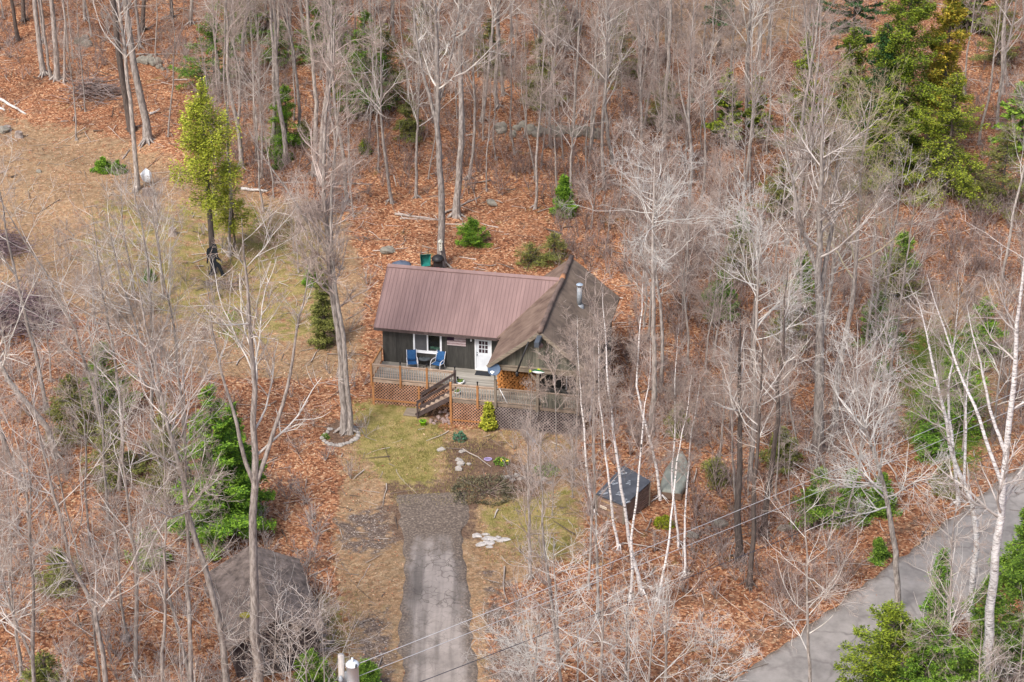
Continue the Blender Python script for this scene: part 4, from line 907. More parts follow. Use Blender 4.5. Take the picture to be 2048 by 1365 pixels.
# ---------------------------------------------------------------- evergreens
def make_conifer(name, H, Rb, rg, fol, base=.08, nb=90, dens=60, droop=-.25, size=(.20, .075), ragged=.25, profile=None, r0=.16, bark=None, wig=0, loft=.05):
    root = bpy.data.objects.new(name, None); C.objects.link(root)
    t = np.linspace(0, 1, 9); P = np.stack([wig * np.sin(t * 5), wig * np.cos(t * 4) - wig, t * H], -1)[None]; Rr = (r0 * (1 - t) + .015)[None]; P[0, 0, 2] = -.3
    parts = [tubes(P, Rr, 8)]
    h = base + (1 - base) * rg.uniform(0, 1, nb) ** .9; az = rg.uniform(0, 6.28, nb) + h * 3
    prof = profile(h) if profile else (1 - h) ** .8 * .95 + .05
    ln = Rb * prof * rg.uniform(1 - ragged * 1.6, 1 + ragged, nb)
    st = np.stack([np.interp(h, t, P[0, :, 0]), np.interp(h, t, P[0, :, 1]), h * H], -1); d = np.stack([np.cos(az), np.sin(az), droop + .5 * h ** 2 + rg.normal(0, .12, nb)], -1)
    B = grow(st, d, ln, 4, .08, .04, rg); parts.append(tubes(B, taper(np.full(nb, .028), 4, .3), 4))
    v, f = join(parts); mesh_obj('trunk', v, f, bark or M_barkd, root, True)
    # sprays of needles
    n = int(nb * dens); w = ln / ln.sum(); bi = rg.choice(nb, n, p=w); s = np.sqrt(rg.uniform(.02, 1.0, n)) * 4; i = np.minimum(s.astype(int), 3); fr = (s - i)[:, None]
    p = B[bi, i] * (1 - fr) + B[bi, i + 1] * fr; T = nrm(B[bi, i + 1] - B[bi, i])
    sd = nrm(np.cross(T, np.array([0, 0, 1.]))) * rg.normal(0, 1, (n, 1)); wd = (.10 + .20 * (ln[bi] / Rb) * (1 - (s / 4) * .5)) * np.minimum(1, Rb)
    p = p + sd * wd[:, None] + np.stack([0 * wd, 0 * wd, rg.normal(-.03, loft, n)], -1)
    dd = nrm(T * rg.uniform(.3, 1.2, (n, 1)) + sd * .8 + rg.normal(0, .35, (n, 3))); e = nrm(np.cross(dd, rg.normal(0, .5, (n, 3)) + np.array([0, 0, 1.])))
    L_ = size[0] * rg.uniform(.6, 1.3, n)[:, None]; W_ = size[1] * rg.uniform(.6, 1.3, n)[:, None]
    V = np.stack([p - dd * L_ * .5, p + e * W_, p + dd * L_ * .6, p - e * W_], 1).reshape(-1, 3)
    mesh_obj('foliage', V, np.arange(n * 4).reshape(-1, 4), fol, root)
    return root
def place_con(src, px, py, s=1, sz=None, look='', cat='evergreen tree', rz=None, kind=None, fresh=None):
    p = G(px, py); o = src; o.location = p; o.scale = (s, s, sz or s); o.rotation_euler = (0, 0, rng.uniform(0, 6.28) if rz is None else rz)
    TREES.append((o, look, 'evergreen_tree')); return o
rgc = np.random.default_rng(5)
ced = lambda h: np.where(h < .35, .3 + 1.2 * h, np.clip(1.05 - .9 * (h - .35) / .65, .1, 1)) * (1 + .25 * np.sin(h * 21))
# yellow-green cedar on the left with a bare dark lower trunk
o = make_conifer('evergreen_tree', 13.2, 1.75, rgc, M_cedar, base=.36, nb=170, dens=105, droop=-.1, loft=.32, size=(.15, .04), profile=lambda h: np.clip(.75 + .5 * np.sin((h - .3) * 4.2), .2, 1.1) * np.clip((1.04 - h) * 3, .15, 1), r0=.24, ragged=.4)
place_con(o, 428, 545, 1, look='yellow-green cedar with a bare lower trunk')
o = make_conifer('evergreen_tree', 6.2, 1.3, rgc, M_cedar, base=.2, nb=70, dens=90, droop=-.1, loft=.22, size=(.15, .04), profile=lambda h: .5 + .5 * np.sin(h * 3.1), ragged=.5, r0=.1)
place_con(o, 470, 500, 1, look='ragged yellow-green cedar leaning out of the bigger cedar')
# firs upper right
o = make_conifer('evergreen_tree', 17.2, 4.2, rgc, M_fir, base=.06, nb=300, dens=230, size=(.16, .038), ragged=.35, r0=.3, loft=.16); place_con(o, 1790, 350, 1, look='tallest broad yellow-green fir')
o = make_conifer('evergreen_tree', 15.5, 2.6, rgc, M_firgold, base=.3, nb=170, dens=110, size=(.2, .05), ragged=.4, r0=.26, loft=.16); place_con(o, 1872, 330, 1, look='rusty-tipped golden fir')
o = make_conifer('evergreen_tree', 9.5, 3.2, rgc, M_fir, base=.1, nb=170, dens=150, loft=.11, size=(.15, .038), ragged=.35); place_con(o, 1690, 300, 1, look='pointed yellow-green fir')
o = make_conifer('evergreen_tree', 11.5, 2.6, rgc, M_firdark, base=.05, nb=150, dens=130, loft=.11, size=(.15, .038)); place_con(o, 1750, 350, 1, look='dark blue-green fir')
o = make_conifer('evergreen_tree', 10, 2.4, rgc, M_fir, base=.2, nb=120, dens=110, loft=.11, size=(.15, .038), ragged=.45); place_con(o, 1600, 330, 1, look='olive thin-topped spruce')
o = make_conifer('evergreen_tree', 9, 3.4, rgc, M_fir, base=.05, nb=170, dens=140, loft=.11, size=(.15, .038), ragged=.5); place_con(o, 1890, 390, 1, look='spreading low fir')
o = make_conifer('evergreen_tree', 8, 3.0, rgc, M_fir, base=.05, nb=140, dens=130, loft=.11, size=(.15, .038), ragged=.5); place_con(o, 1760, 400, 1, look='short fir')
o = make_conifer('evergreen_tree', 20, 3.4, rgc, M_firdark, base=.3, nb=110, dens=120, size=(.2, .05), ragged=.6, droop=-.1); place_con(o, 1692, 250, 1, look='open-branched dark fir')
o = make_conifer('evergreen_tree', 6, 1.6, rgc, M_fir, base=.2, nb=60, dens=80, size=(.24, .08), ragged=.35); place_con(o, 1450, 290, 1, look='small bright green fir')
o = make_conifer('evergreen_tree', 5, 1.4, rgc, M_fir, base=.1, nb=50, dens=60, size=(.24, .08), ragged=.45); place_con(o, 1512, 270, 1, look='small yellow-green fir')
o = make_conifer('evergreen_tree', 11, 1.5, rgc, M_firdark, base=.3, nb=70, dens=35, size=(.24, .07), ragged=.5); place_con(o, 1436, 130, 1, look='thin dark spruce')
o = make_conifer('evergreen_tree', 6, 2.4, rgc, M_fir, base=.05, nb=90, dens=70, size=(.26, .09), ragged=.5); place_con(o, 1935, 60, 1, look='bright green fir')
o = make_conifer('evergreen_tree', 6, 2.2, rgc, M_hem, base=.05, nb=80, dens=70, size=(.26, .09), ragged=.5); place_con(o, 2035, 300, 1, look='green fir at the frame edge')
# others: (px,py,H,R,mat,look)
for px, py, H, Rb, m_, look, dn in (
    (575, 290, 3.6, 1.5, M_hemb, 'small hemlock', 60), (562, 322, 1.8, .9, M_hemb, 'tiny hemlock', 60), (556, 338, .9, .4, M_hem, 'knee-high fir', 50), (942, 490, 2.0, 1.3, M_hemb, 'bushy little fir', 80),
    (1128, 432, 2.4, .7, M_hemb, 'slim young hemlock', 90), (1062, 530, 1.5, 1.4, M_olive, 'wide low hemlock', 40), (1108, 520, 1.9, 1.5, M_olive, 'dark spreading hemlock', 40),
    (206, 342, 1.0, .75, M_hemb, 'round green juniper', 120), (236, 345, .9, .6, M_hem, 'smaller green juniper', 120), (622, 570, 1.4, .6, M_hemb, 'upright green shrub', 120), (650, 690, 5.5, 1.0, M_olive, 'yellow-green cedar', 50),
    (440, 1075, 9.0, 2.5, M_hemb, 'broad bright hemlock', 150), (478, 1045, 7.2, 1.9, M_hemb, 'bright hemlock', 130), (345, 1010, 6.0, 1.9, M_olive, 'dull olive spruce', 60), (215, 830, 4.8, 1.9, M_hem, 'dark hemlock', 55), (150, 880, 4.2, 1.8, M_olive, 'olive hemlock', 45), (230, 960, 4, 1.9, M_olive, 'thin olive hemlock', 45),
    (430, 175, 4.6, 2.4, M_hem, 'dim green hemlock', 50), (480, 80, 4.5, 2.2, M_hem, 'far green hemlock', 50), (560, 130, 3.0, 1.5, M_hem, 'far hemlock sapling', 50), (640, 130, 4.2, 1.8, M_hem, 'far bushy hemlock', 50), (735, 235, 6.5, 2.2, M_hem, 'dense dark hemlock', 60), (700, 200, 4, 1.3, M_fir, 'pale hemlock', 50), (775, 210, 5, 1.7, M_olive, 'olive hemlock', 40),
    (500, 75, 4, 1.9, M_olive, 'dull hemlock', 40), (1080, 215, 4.4, 1.5, M_olive, 'olive spruce', 40), (1110, 90, 5, 1.6, M_olive, 'thin olive spruce', 40), (730, 310, 1.2, .6, M_fir, 'tiny yellow-green fir', 60), (610, 290, 2.0, .9, M_olive, 'little olive fir', 50), (820, 280, 2.4, 1.3, M_olive, 'low olive fir', 40),
    (1560, 440, 3.4, 1.8, M_olive, 'mossy green spruce', 45), (1600, 620, 4.2, 1.4, M_hem, 'shaded hemlock', 60), (1570, 700, 3.2, 1.5, M_olive, 'dark olive hemlock', 45), (1475, 560, 4, 1.5, M_olive, 'olive spruce', 40), (1480, 500, 3.0, .9, M_hem, 'dim hemlock', 60), (1800, 560, 3.5, 1.6, M_hem, 'shaded fir', 45), (1790, 600, 3.2, 1.8, M_olive, 'olive fir', 45),
    (1355, 870, 2.0, .9, M_olive, 'olive shrub-like spruce', 60), (1560, 940, 2.6, 1.4, M_olive, 'low olive spruce', 50), (1905, 850, 4.6, 2.6, M_hemb, 'wide green hemlock', 60), (1860, 910, 2.2, 1.6, M_hem, 'low hemlock', 60), (1765, 755, 1.4, .7, M_hem, 'small bright shrub', 90),
    (1635, 1050, 3.4, 1.5, M_hem, 'drooping green hemlock', 50), (1700, 1030, 2.8, 1.2, M_hem, 'young hemlock', 55), (1760, 1020, 2.2, 1.0, M_hem, 'small hemlock', 50), (1885, 985, 1.8, .9, M_olive, 'small olive hemlock', 60), (1755, 1118, 1.2, .6, M_hem, 'knee-high fir', 60), (1432, 960, 1.3, 1.0, M_olive, 'dim low juniper', 60),
    (1765, 1480, 7.3, 3.5, M_fir, 'large bright fir with a golden top', 130), (1835, 1500, 6.9, 3.3, M_hem, 'large bright green hemlock', 130), (1862, 1330, 6.5, 1.1, M_hem, 'thin spired hemlock', 45), (1960, 1370, 6, 2.0, M_hem, 'dark hemlock', 60), (2040, 1330, 7, 2.2, M_hem, 'dark full hemlock', 70), (2040, 1180, 5, 1.6, M_hem, 'leafy hemlock at the frame edge', 80), (1930, 1480, 5, 2.0, M_hem, 'shaded hemlock', 50),
    (665, 95, 4.2, 1.9, M_hem, 'shadowy hemlock up the slope', 55), (850, 120, 4, 1.6, M_olive, 'dull green hemlock up the slope', 45), (980, 150, 3.6, 1.5, M_olive, 'grey-green hemlock up the slope', 45), (1240, 160, 4.4, 1.7, M_olive, 'faded hemlock far up the slope', 40), (1330, 250, 3.2, 1.3, M_olive, 'faint olive hemlock', 40), (1440, 640, 3.4, 1.4, M_hem, 'half-hidden hemlock', 50), (1750, 690, 3.6, 1.6, M_hem, 'half-hidden green hemlock', 55), (1960, 720, 4.2, 1.9, M_hemb, 'bright hemlock behind the big birch', 60), (120, 1180, 2.4, 1.3, M_olive, 'olive young hemlock', 50), (300, 1130, 2.2, 1.1, M_hem, 'little hemlock', 50), (733, 1375, 1.5, 1.0, M_hem, 'low bushy fir', 120), (625, 1390, 2.4, 1.2, M_hem, 'small dark fir', 60), (100, 1420, 3.2, 1.6, M_olive, 'olive hemlock', 45), (300, 560, .8, .5, M_hem, 'knee-high green shrub', 60), (2000, 420, 5, 2.0, M_olive, 'olive spruce', 40), (1995, 130, 5, 1.7, M_olive, 'olive hemlock', 40)):
    if py < 480 and H > 2: H *= 1.3; Rb *= 1.3
    o = make_conifer('evergreen_tree', H, Rb, np.random.default_rng(int(px + py * 3)), m_, base=.04, nb=int(30 + 16 * H), dens=dn * 2.1, size=(.14 if H > 2 else .10, .030 if H > 2 else .024), ragged=.45, r0=.03 + .012 * H, droop=-.15, loft=.07)
    place_con(o, px, py, 1, look=look)

# ================================================================ yard objects
def gthing(name, label, cat, px, py, rz=0, group=None, dz=0): p = G(px, py); p[2] += dz; return thing(name, label, cat, p, rz, group)
M_stone = mat('field_stone', (.14, .125, .11), (.42, .39, .36), 2.2, .9, island=True)
M_stonem = mat('mossy_stone', (.09, .085, .06), (.28, .26, .22), 2.2, .95, island=True)
# arched shed lower left: gable shed with worn shingles
sp0 = G(558, 1345); HLs = 6.0; SY = R(17)
sh = thing('garden_shed', 'old gabled shed with worn brown shingles and dark front among bare trees', 'shed', sp0, SY)
def SH(p): return p
w2, eh, rh = 2.0, 2.15, 3.25
b = MB(); b.box((-w2, 0, -.5), (-w2 + .1, HLs, eh)); b.box((w2 - .1, 0, -.5), (w2, HLs, eh)); b.box((-w2 + .1, HLs - .1, -.5), (w2 - .1, HLs, eh))
M_shedw = mat('shed_boards_dark', (.035, .026, .026), (.085, .062, .06), 2, .9, (6, 6, .6))
b.build('side_wall', M_shedw, sh)
b = MB(); b.prism([(-w2, -.02, -.5), (w2, -.02, -.5), (w2, -.02, eh), (0, -.02, rh - .05), (-w2, -.02, eh)], (0, .08, 0)); b.build('front_wall', M_shedw, sh)
b = MB(); b.box((-1.0, -.07, 0), (-.02, -.024, 1.95)); b.box((.02, -.07, 0), (1.0, -.024, 1.95)); b.build('double_door', mat('shed_door', (.03, .022, .022), (.06, .045, .043), 3, .9), sh)
b = MB(); b.box((-.08, -.09, 0.9), (-.03, -.072, 1.2)); b.build('latch', M_galv, sh)
M_wornsh = mat('worn_shingles', (.065, .05, .042), (.24, .19, .162), 2.2, .95, (1, 1, 1), .8, detail=9)
def worn(s):
    nu, nv = 44, 20; V = []; ov = .38
    for i in range(nu + 1):
        for j in range(nv + 1):
            y = -ov + (HLs + 2 * ov) * i / nu; t = j / nv
            row = (t * 14) % 1
            V.append((s * (w2 + ov) * t, y, rh + .06 - (rh - eh) * t * (w2 + ov) / w2 + .035 * math.sin(y * 1.4) * t + .02 * row + .008 * rng.normal()))
    n = len(V); V += [(a, b_, c - .1) for a, b_, c in V]; q = nv + 1
    f = [(i * q + j, i * q + j + 1, (i + 1) * q + j + 1, (i + 1) * q + j) for i in range(nu) for j in range(nv)]; f += [tuple(n + k for k in q_[::-1]) for q_ in f]
    rim = [i * q + nv for i in range(nu + 1)]; f += [(rim[i], n + rim[i], n + rim[i + 1], rim[i + 1]) for i in range(nu)]
    for e in (0, nu): f += [(e * q + j, n + e * q + j, n + e * q + j + 1, e * q + j + 1) for j in range(nv)]
    mesh_obj('shingle_slope', V, f, M_wornsh, sh)
worn(-1); worn(1)
b = MB()
b.rock((-1.2, 1.2, eh + .56), (.32, .28, .10), rng)
b.build('moss_patch', mat('roof_moss', (.16, .15, .01), (.32, .28, .03), 3, .95), sh)
# woodshed with printed underlayment roof
wp = G(1248, 1046); WR = R(-46)
c4 = [atZ(px, py, z + wp[2]) for px, py, z in ((1192, 988, 1.2), (1247, 931, 1.5), (1302, 963, 1.5), (1248, 1012, 1.2))]
ws = thing('woodshed', 'low woodshed with dark printed underlayment roof and stacked boards, behind white birches', 'shed', wp, 0)
cl = [np.array(c) - wp for c in c4]
M_under = mat('underlayment', (.045, .05, .06), (.085, .09, .105), 2, .6)
MB().prism([tuple(c) for c in cl], (0, 0, -.05)).build('roof', M_under, ws)
# print on the roof: stroke rows and ring marks
o_, ux, uy = cl[0], cl[3] - cl[0], cl[1] - cl[0]; nz = np.cross(ux, uy); nz /= np.linalg.norm(nz); nz *= np.sign(nz[2])
def RP(a, c, h=.008): return tuple(o_ + ux * a + uy * c + nz * h)
b = MB()
for (a0, c0) in ((.1, .1), (.12, .45), (.1, .8), (.55, .25), (.55, .62), (.88, .12), (.85, .85)):
    for k in range(3):
        b.bar(RP(a0 - .03 + .0 * k, c0 - .06 + .05 * k), RP(a0 + .05, c0 - .03 + .05 * k), .03, .004, tuple(nz))
    for k in range(3):
        cx, cy = a0 + .09 + .035 * k, c0 - .03 + .03 * k
        ring = [RP(cx + .022 * math.cos(t), cy + .02 * math.sin(t) * .9) for t in np.linspace(0, 6.28, 9)]
        for r0, r1 in zip(ring[:-1], ring[1:]): b.bar(r0, r1, .02, .004, tuple(nz))
b.build('roof_print', mat('print_pale', (.40, .44, .48), (.55, .58, .62), 3, .7), ws)
M_ply = mat('plywood_old', (.20, .12, .06), (.40, .27, .15), 3, .85)
b = MB(); legs = []
for c in cl:
    q = c * .95 + np.array(sum(cl) / 4) * .05; gz = float(tz(q[0] + wp[0], q[1] + wp[1])) - wp[2]; legs.append((q[0], q[1], gz, q[2] - .06))
    MB().box((q[0] - .06, q[1] - .06, gz - .1), (q[0] + .06, q[1] + .06, q[2] - .055)).build('corner_post', M_oldv, ws)
M_brn = mat('shed_wood_brown', (.10, .065, .05), (.30, .20, .155), 3, .9, (.7, .7, 6))
def bwall(i, j, m, name, n, gap=.02, frac=1.0):
    a, c = legs[i], legs[j]; z0 = min(a[2], c[2]); bb = MB()
    for k in range(n):
        za, zc = z0 + .05 + (a[3] - .1 - z0) * frac * (k + .5) / n, z0 + .05 + (c[3] - .1 - z0) * frac * (k + .5) / n
        bb.bar((a[0], a[1], za), (c[0], c[1], zc), .05, (a[3] - z0) * frac / n - gap)
    bb.build(name, m, ws)
bwall(0, 3, M_brn, 'board_wall', 9); bwall(3, 2, M_brn, 'board_wall', 9); bwall(0, 1, M_brn, 'board_wall', 7); bwall(1, 2, M_brn, 'board_wall', 8)
A_, B_ = np.array(legs[0]), np.array(legs[3]); e_ = (B_ - A_)[:2]; e_ /= np.linalg.norm(e_); nn = np.array([e_[1], -e_[0]])
def bl(t0, t1, z, h, m, name, off=.06):
    p, q = A_[:2] + e_ * t0 + nn * off, A_[:2] + e_ * t1 + nn * off; MB().bar((p[0], p[1], A_[2] + z), (q[0], q[1], A_[2] + z), .03, h).build(name, m, ws)
bl(.25, 1.3, .55, .1, M_ply, 'trim_board'); bl(.75, 1.4, .2, .12, M_ply, 'trim_board'); bl(.3, 1.4, .98, .11, M_ply, 'trim_board')
bl(.28, .72, .62, .15, mat('sign_cream', (.62, .52, .40), (.74, .66, .54), 4, .8), 'sign_board', .1)
b = MB()
for k in range(5):
    p = A_[:2] + e_ * (.34 + .08 * k) + nn * .118; b.box((p[0] - .015, p[1] - .004, A_[2] + .59), (p[0] + .02, p[1] + .004, A_[2] + .66))
b.build('sign_marks', M_dark, ws)
b = MB(); b.bar((legs[0][0] - .5, legs[0][1] + .1, legs[0][2]), (legs[0][0] - .35, legs[0][1] + .3, legs[0][2] + 1.5), .08, .9, (0, 1, 0)); b.build('leaning_board', mat('board_rose', (.20, .14, .12), (.34, .26, .23), 2, .9), ws)
# overturned boat
p0, p1 = G(1340, 1000), G(1364, 915); L_ = float(np.hypot(*(p1 - p0)[:2]))
bt = thing('overturned_boat', 'grey-green rowboat lying upside down on the leaves behind the birches', 'boat', (p0 + p1) / 2, math.atan2(-(p1 - p0)[0], (p1 - p0)[1]))
V = []; ny_, nx_ = 16, 10
for i in range(ny_ + 1):
    t = i / ny_; y = -L_ / 2 + L_ * t; wd = .72 * (min(1, .72 + t * 1.1) if t < .4 else 1.0) * (1 - max(0, (t - .45) / .55) ** 2.2 * .93); hh = .48 * (1 - .25 * t)
    for j in range(nx_ + 1):
        a = math.pi * j / nx_; ca = math.cos(a); V.append((wd * (abs(ca) ** .6) * (1 if ca > 0 else -1), y, .05 + hh * math.sin(a) ** .55 + (.035 if j == nx_ // 2 else 0)))
q = nx_ + 1; F = [(i * q + j, (i + 1) * q + j, (i + 1) * q + j + 1, i * q + j + 1) for i in range(ny_) for j in range(nx_)] + [tuple(range(q))]
M_boat = mat('boat_hull', (.15, .165, .14), (.30, .315, .275), 1.6, .6, (1, .4, 1))
o = mesh_obj('hull', V, F, M_boat, bt, True); md = o.modifiers.new('s', 'SOLIDIFY'); md.thickness = .03
b = MB()
for x in (-.28, .28): b.bar((x, -L_ / 2 + .2, .5), (x * .5, L_ / 2 - .7, .42), .05, .06)
b.build('strake', M_boat, bt)
b = MB(); b.box((-.62, -L_ / 2 - .03, .05), (.62, -L_ / 2 - .002, .42)); b.build('transom', mat('transom_brown', (.12, .08, .06), (.22, .15, .11), 3, .9), bt)
# walking figure cut-out
zc = [(620, 318), (665, 345), (692, 420), (692, 480), (700, 560), (696, 640), (712, 690), (765, 735), (812, 780), (802, 842), (778, 832), (742, 775), (652, 735), (640, 790), (702, 830), (762, 920), (792, 1030), (832, 1110), (860, 1162), (775, 1175), (728, 1080), (690, 980), (640, 925), (562, 1030), (532, 1100), (515, 1152), (415, 1185), (405, 1140), (458, 1060), (500, 980), (510, 860), (500, 790), (470, 700), (432, 780), (410, 855), (385, 842), (398, 700), (398, 560), (410, 490), (480, 440), (560, 400), (580, 350)]
fg = gthing('silhouette_cutout', 'black life-size cutout of a hairy walking figure standing beside the cedar trunk', 'yard figure', 433, 553)
P_ = [((x - 620) / 12.41 / 32.0, (1180 - y) / 12.41 / 28.5) for x, y in zc]; P2 = []
for i, (a, c) in enumerate(P_):
    a2, c2 = P_[(i + 1) % len(P_)]
    for t in (0, .33, .66): P2.append((a + (a2 - a) * t + (rng.normal(0, .012) if t else 0), 0, c + (c2 - c) * t + (rng.normal(0, .012) if t else 0)))
MB().prism(P2, (0, .03, 0)).build('cutout', mat('cutout_black', (.008, .010, .013), (.02, .024, .03), 5, .7), fg)
for x in (-.5, .3): MB().bar((x, .06, -.1), (x, .06, .7), .04).build('stake', M_black, fg)
# utility pole, transformer, wires
pb = atY(682, 1310, -40.0); pz = float(tz(pb[0], -40.0))
up = thing('utility_pole', 'grey utility pole at the bottom edge with a pale transformer', 'utility pole', (pb[0], -40.0, pz))
hp = pb[2] - pz
MB().tube([(0, 0, -.5), (0, 0, hp * .5), (0, 0, hp)], [.2, .17, .13], 14).build('pole', mat('pole_wood', (.26, .23, .21), (.48, .45, .42), 4, .9, (6, 6, .5)), up, True)
tr_ = MB().lathe([(0, -1.9), (.2, -1.88), (.25, -1.8), (.25, -.85), (.28, -.84), (.28, -.8), (.2, -.7), (0, -.66)], (.45, -.05, hp + .38), 18).build('transformer', mat('transformer_grey', (.50, .54, .58), (.60, .64, .68), 2, .5), up, True)
MB().tube([(.45, -.05, hp - .3), (.45, -.05, hp - .12)], [.06, .04], 10).build('bushing', M_white, tr_, True)
MB().tube([(.6, -.1, hp - .4), (.62, -.25, hp - .3), (.6, -.3, hp - .45)], .03, 8).build('lug', M_black, tr_, True)
MB().box((.1, -.08, hp - 1.3), (.25, .02, hp - .8)).build('bracket', M_galv, up)
MB().tube([(-.02, -.28, -.5), (-.02, -.28, hp - 1.15)], .08, 8).build('cable_riser', M_white, up, True)
MB().lathe([(0, 0), (.09, 0), (.1, .15), (.05, .3), (0, .3)], (-.02, -.28, hp - 1.15), 10).build('riser_cap', M_galv, up, True)
def wire(label, pa, ya, mids, yb, r, m):
    A = atY(*pa, ya); Bp = atY(*mids, yb); pts = []
    for i in range(41):
        t = i / 40; p = A + (Bp - A) * t; p[2] -= 4 * .25 * t * (1 - t); pts.append(p - A)
    o = MB().tube(pts, r, 6).build('power_line', m, None, True); o.location = A; tag(o, label, 'power line', 'overhead lines crossing the driveway and road'); return o
M_wire = mat('wire_pale', (.40, .40, .42), (.50, .50, .52), 2, .5); M_wired = mat('wire_dark', (.03, .03, .04), (.07, .07, .09), 2, .5)
wire('topmost pale power line running from the transformer across the driveway', (704, 1333), -40, (2150, 733), -8, .013, M_wire)
wire('lower pale power line just below the topmost one across the driveway', (686, 1365), -40, (2150, 766), -8, .013, M_wire)
wire('dark lowest cable crossing the bottom of the driveway', (760, 1395), -40, (2150, 836), -8, .017, M_wired)
# things behind the roof
t = gthing('round_tub', 'round slate-blue lid showing over the left end of the metal roof', 'tub', 803, 545); MB().lathe([(0, 0), (.62, 0), (.66, .5), (.68, .56), (.5, .66), (0, .72)], n=24).build('body', mat('tub_blue', (.06, .08, .12), (.12, .15, .2), 3, .6), t, True)
bp = G(852, 545); bp[2] += .1
t = thing('wheelbarrow', 'green wheelbarrow tipped up behind the metal roof ridge', 'wheelbarrow', bp, R(10))
M_teal = mat('barrow_teal', (.01, .13, .11), (.03, .22, .19), 4, .5)
V = [(-.3, 0, .35), (.3, 0, .35), (.36, .1, 1.15), (-.36, .1, 1.15), (-.2, .35, .45), (.2, .35, .45), (.24, .38, 1.0), (-.24, .38, 1.0)]
o = mesh_obj('tray', V, [(4, 5, 6, 7), (0, 1, 5, 4), (1, 2, 6, 5), (2, 3, 7, 6), (3, 0, 4, 7)], M_teal, t); md = o.modifiers.new('s', 'SOLIDIFY'); md.thickness = .03; md = o.modifiers.new('b', 'BEVEL'); md.width = .05; md.segments = 3
for s in (-1, 1): MB().tube([(s * .12, .42, 0), (s * .2, .42, .7), (s * .25, .4, 1.45)], .022, 7).build('handle', M_black, t, True)
MB().tube([(-.05, .45, .18), (.05, .45, .18)], .18, 14).build('wheel', M_black, t, True)
t = gthing('covered_grill', 'dark covered barbecue at the foot of the birdhouse maple', 'grill', 876, 540); b = MB(); b.box((-.3, -.25, 0), (.3, .25, .75)); b.build('cover_skirt', M_black, t); MB().lathe([(.42, .74), (.43, .8), (.36, .95), (.2, 1.05), (0, 1.08)], n=14).build('hood', M_black, t, True); MB().box((-.2, -.27, .1), (.1, -.253, .3)).build('red_tag', mat('tag_red', (.15, .01, .02), (.2, .02, .03), 2, .6), t)
# birdhouse
bm = G(885, 532); q = atY(881, 492, bm[1] - .38)
t = thing('birdhouse', 'cream three-tier birdhouse fixed to the pale maple behind the roof', 'birdhouse', q, 0)
M_bh = mat('birdhouse_cream', (.50, .50, .42), (.62, .62, .54), 3, .8)
MB().box((-.11, -.09, -.32), (.11, .12, .27)).build('box', M_bh, t); MB().prism([(-.15, -.14, .272), (.15, -.14, .272), (0, -.14, .42)], (0, .3, 0)).build('roof', M_bh, t)
for z in (-.2, 0, .18): MB().tube([(0, -.094, z), (0, -.088, z)], .035, 10).build('entrance', M_black, t)
# white block + grey boards at the lichened tree
t = gthing('white_bundle', 'crumpled white tarp bundle set on grey boards by the lichened trunk', 'tarp', 294, 372)
b = MB(); b.rock((.02, .0, .75), (.42, .3, .5), rng, .9); b.build('tarp', mat('tarp_white', (.66, .70, .74), (.88, .9, .92), 5, .7), t)
t = gthing('board_crate', 'weathered grey plank box in front of the white tarp bundle', 'crate', 297, 392)
for k in range(4): MB().box((-.4 + k * .21, -.15, 0), (-.21 + k * .21, -.1, .62 - .04 * (k % 2))).build('plank', M_latg, t)
MB().box((-.4, -.1, .45), (.43, .35, .5)).build('lid', M_latg, t)
# shrubs near the house
o = make_conifer('shrub', 1.75, .52, np.random.default_rng(3), M_cedar, base=.02, nb=60, dens=60, size=(.16, .06), r0=.04, profile=lambda h: np.clip(1.1 - h, .05, 1) ** .7, ragged=.15)
o.location = G(977, 858); tag(o, 'conical yellow-green arborvitae against the grey lattice skirt', 'shrub')
def mound(name, label, cat, px, py, rx_, ry_, h, m, n, size=.10, rz=0):
    t = gthing(name, label, cat, px, py, rz); u = rng.normal(size=(n, 3)); u[:, 2] = abs(u[:, 2]); u = nrm(u) * rng.uniform(.55, 1.05, (n, 1)) ** .5; p = u * np.array([rx_, ry_, h])
    p *= 1 + .12 * np.sin(u[:, :1] * 7) + .1 * np.sin(u[:, 1:2] * 9 + 1); d = nrm(u + rng.normal(0, .7, (n, 3))); e = nrm(np.cross(d, rng.normal(size=(n, 3)))); s = size * rng.uniform(.6, 1.3, (n, 1))
    V = np.stack([p - d * s * .6, p + e * s * .35, p + d * s * .7, p - e * s * .35], 1).reshape(-1, 3)
    mesh_obj('leaves', V, np.arange(n * 4).reshape(-1, 4), m, t)
    st = np.zeros((24, 3)); dr = rng.normal(size=(24, 3)); dr[:, 2] = abs(dr[:, 2]) + .4; Pq = grow(st, dr * np.array([rx_, ry_, h]), np.full(24, max(rx_, ry_) * .95), 3, .1, 0, rng); v, f = tubes(Pq, taper(np.full(24, .018), 3), 4); mesh_obj('stems', v, f, M_brush, t); return t
mound('shrub', 'dark green spreading juniper mound in front of the flower bed', 'shrub', 972, 985, 1.9, 1.6, .55, mat('juniper_dark', (.05, .052, .03), (.17, .15, .09), 1, .9, island=True), 2600, .09)
mound('shrub', 'small blue-green shrub at the top of the flower bed', 'shrub', 920, 880, .42, .4, .5, mat('bluegreen_leaf', (.03, .12, .07), (.10, .24, .14), 1, .8, island=True), 500, .08)
mound('shrub', 'low green leafy plant by the stone-edged bed near the bare saplings', 'shrub', 1092, 945, .75, .6, .4, M_hem, 900, .09)
mound('shrub', 'small green plant in the left of the ring of stones', 'shrub', 651, 877, .25, .22, .3, M_hem, 260, .06)
mound('moss_stump', 'bright yellow-green moss mound beside the overturned boat', 'moss mound', 1328, 1052, .55, .5, .55, mat('moss_bright', (.14, .17, .01), (.30, .34, .02), 1, .9, island=True), 1600, .07)
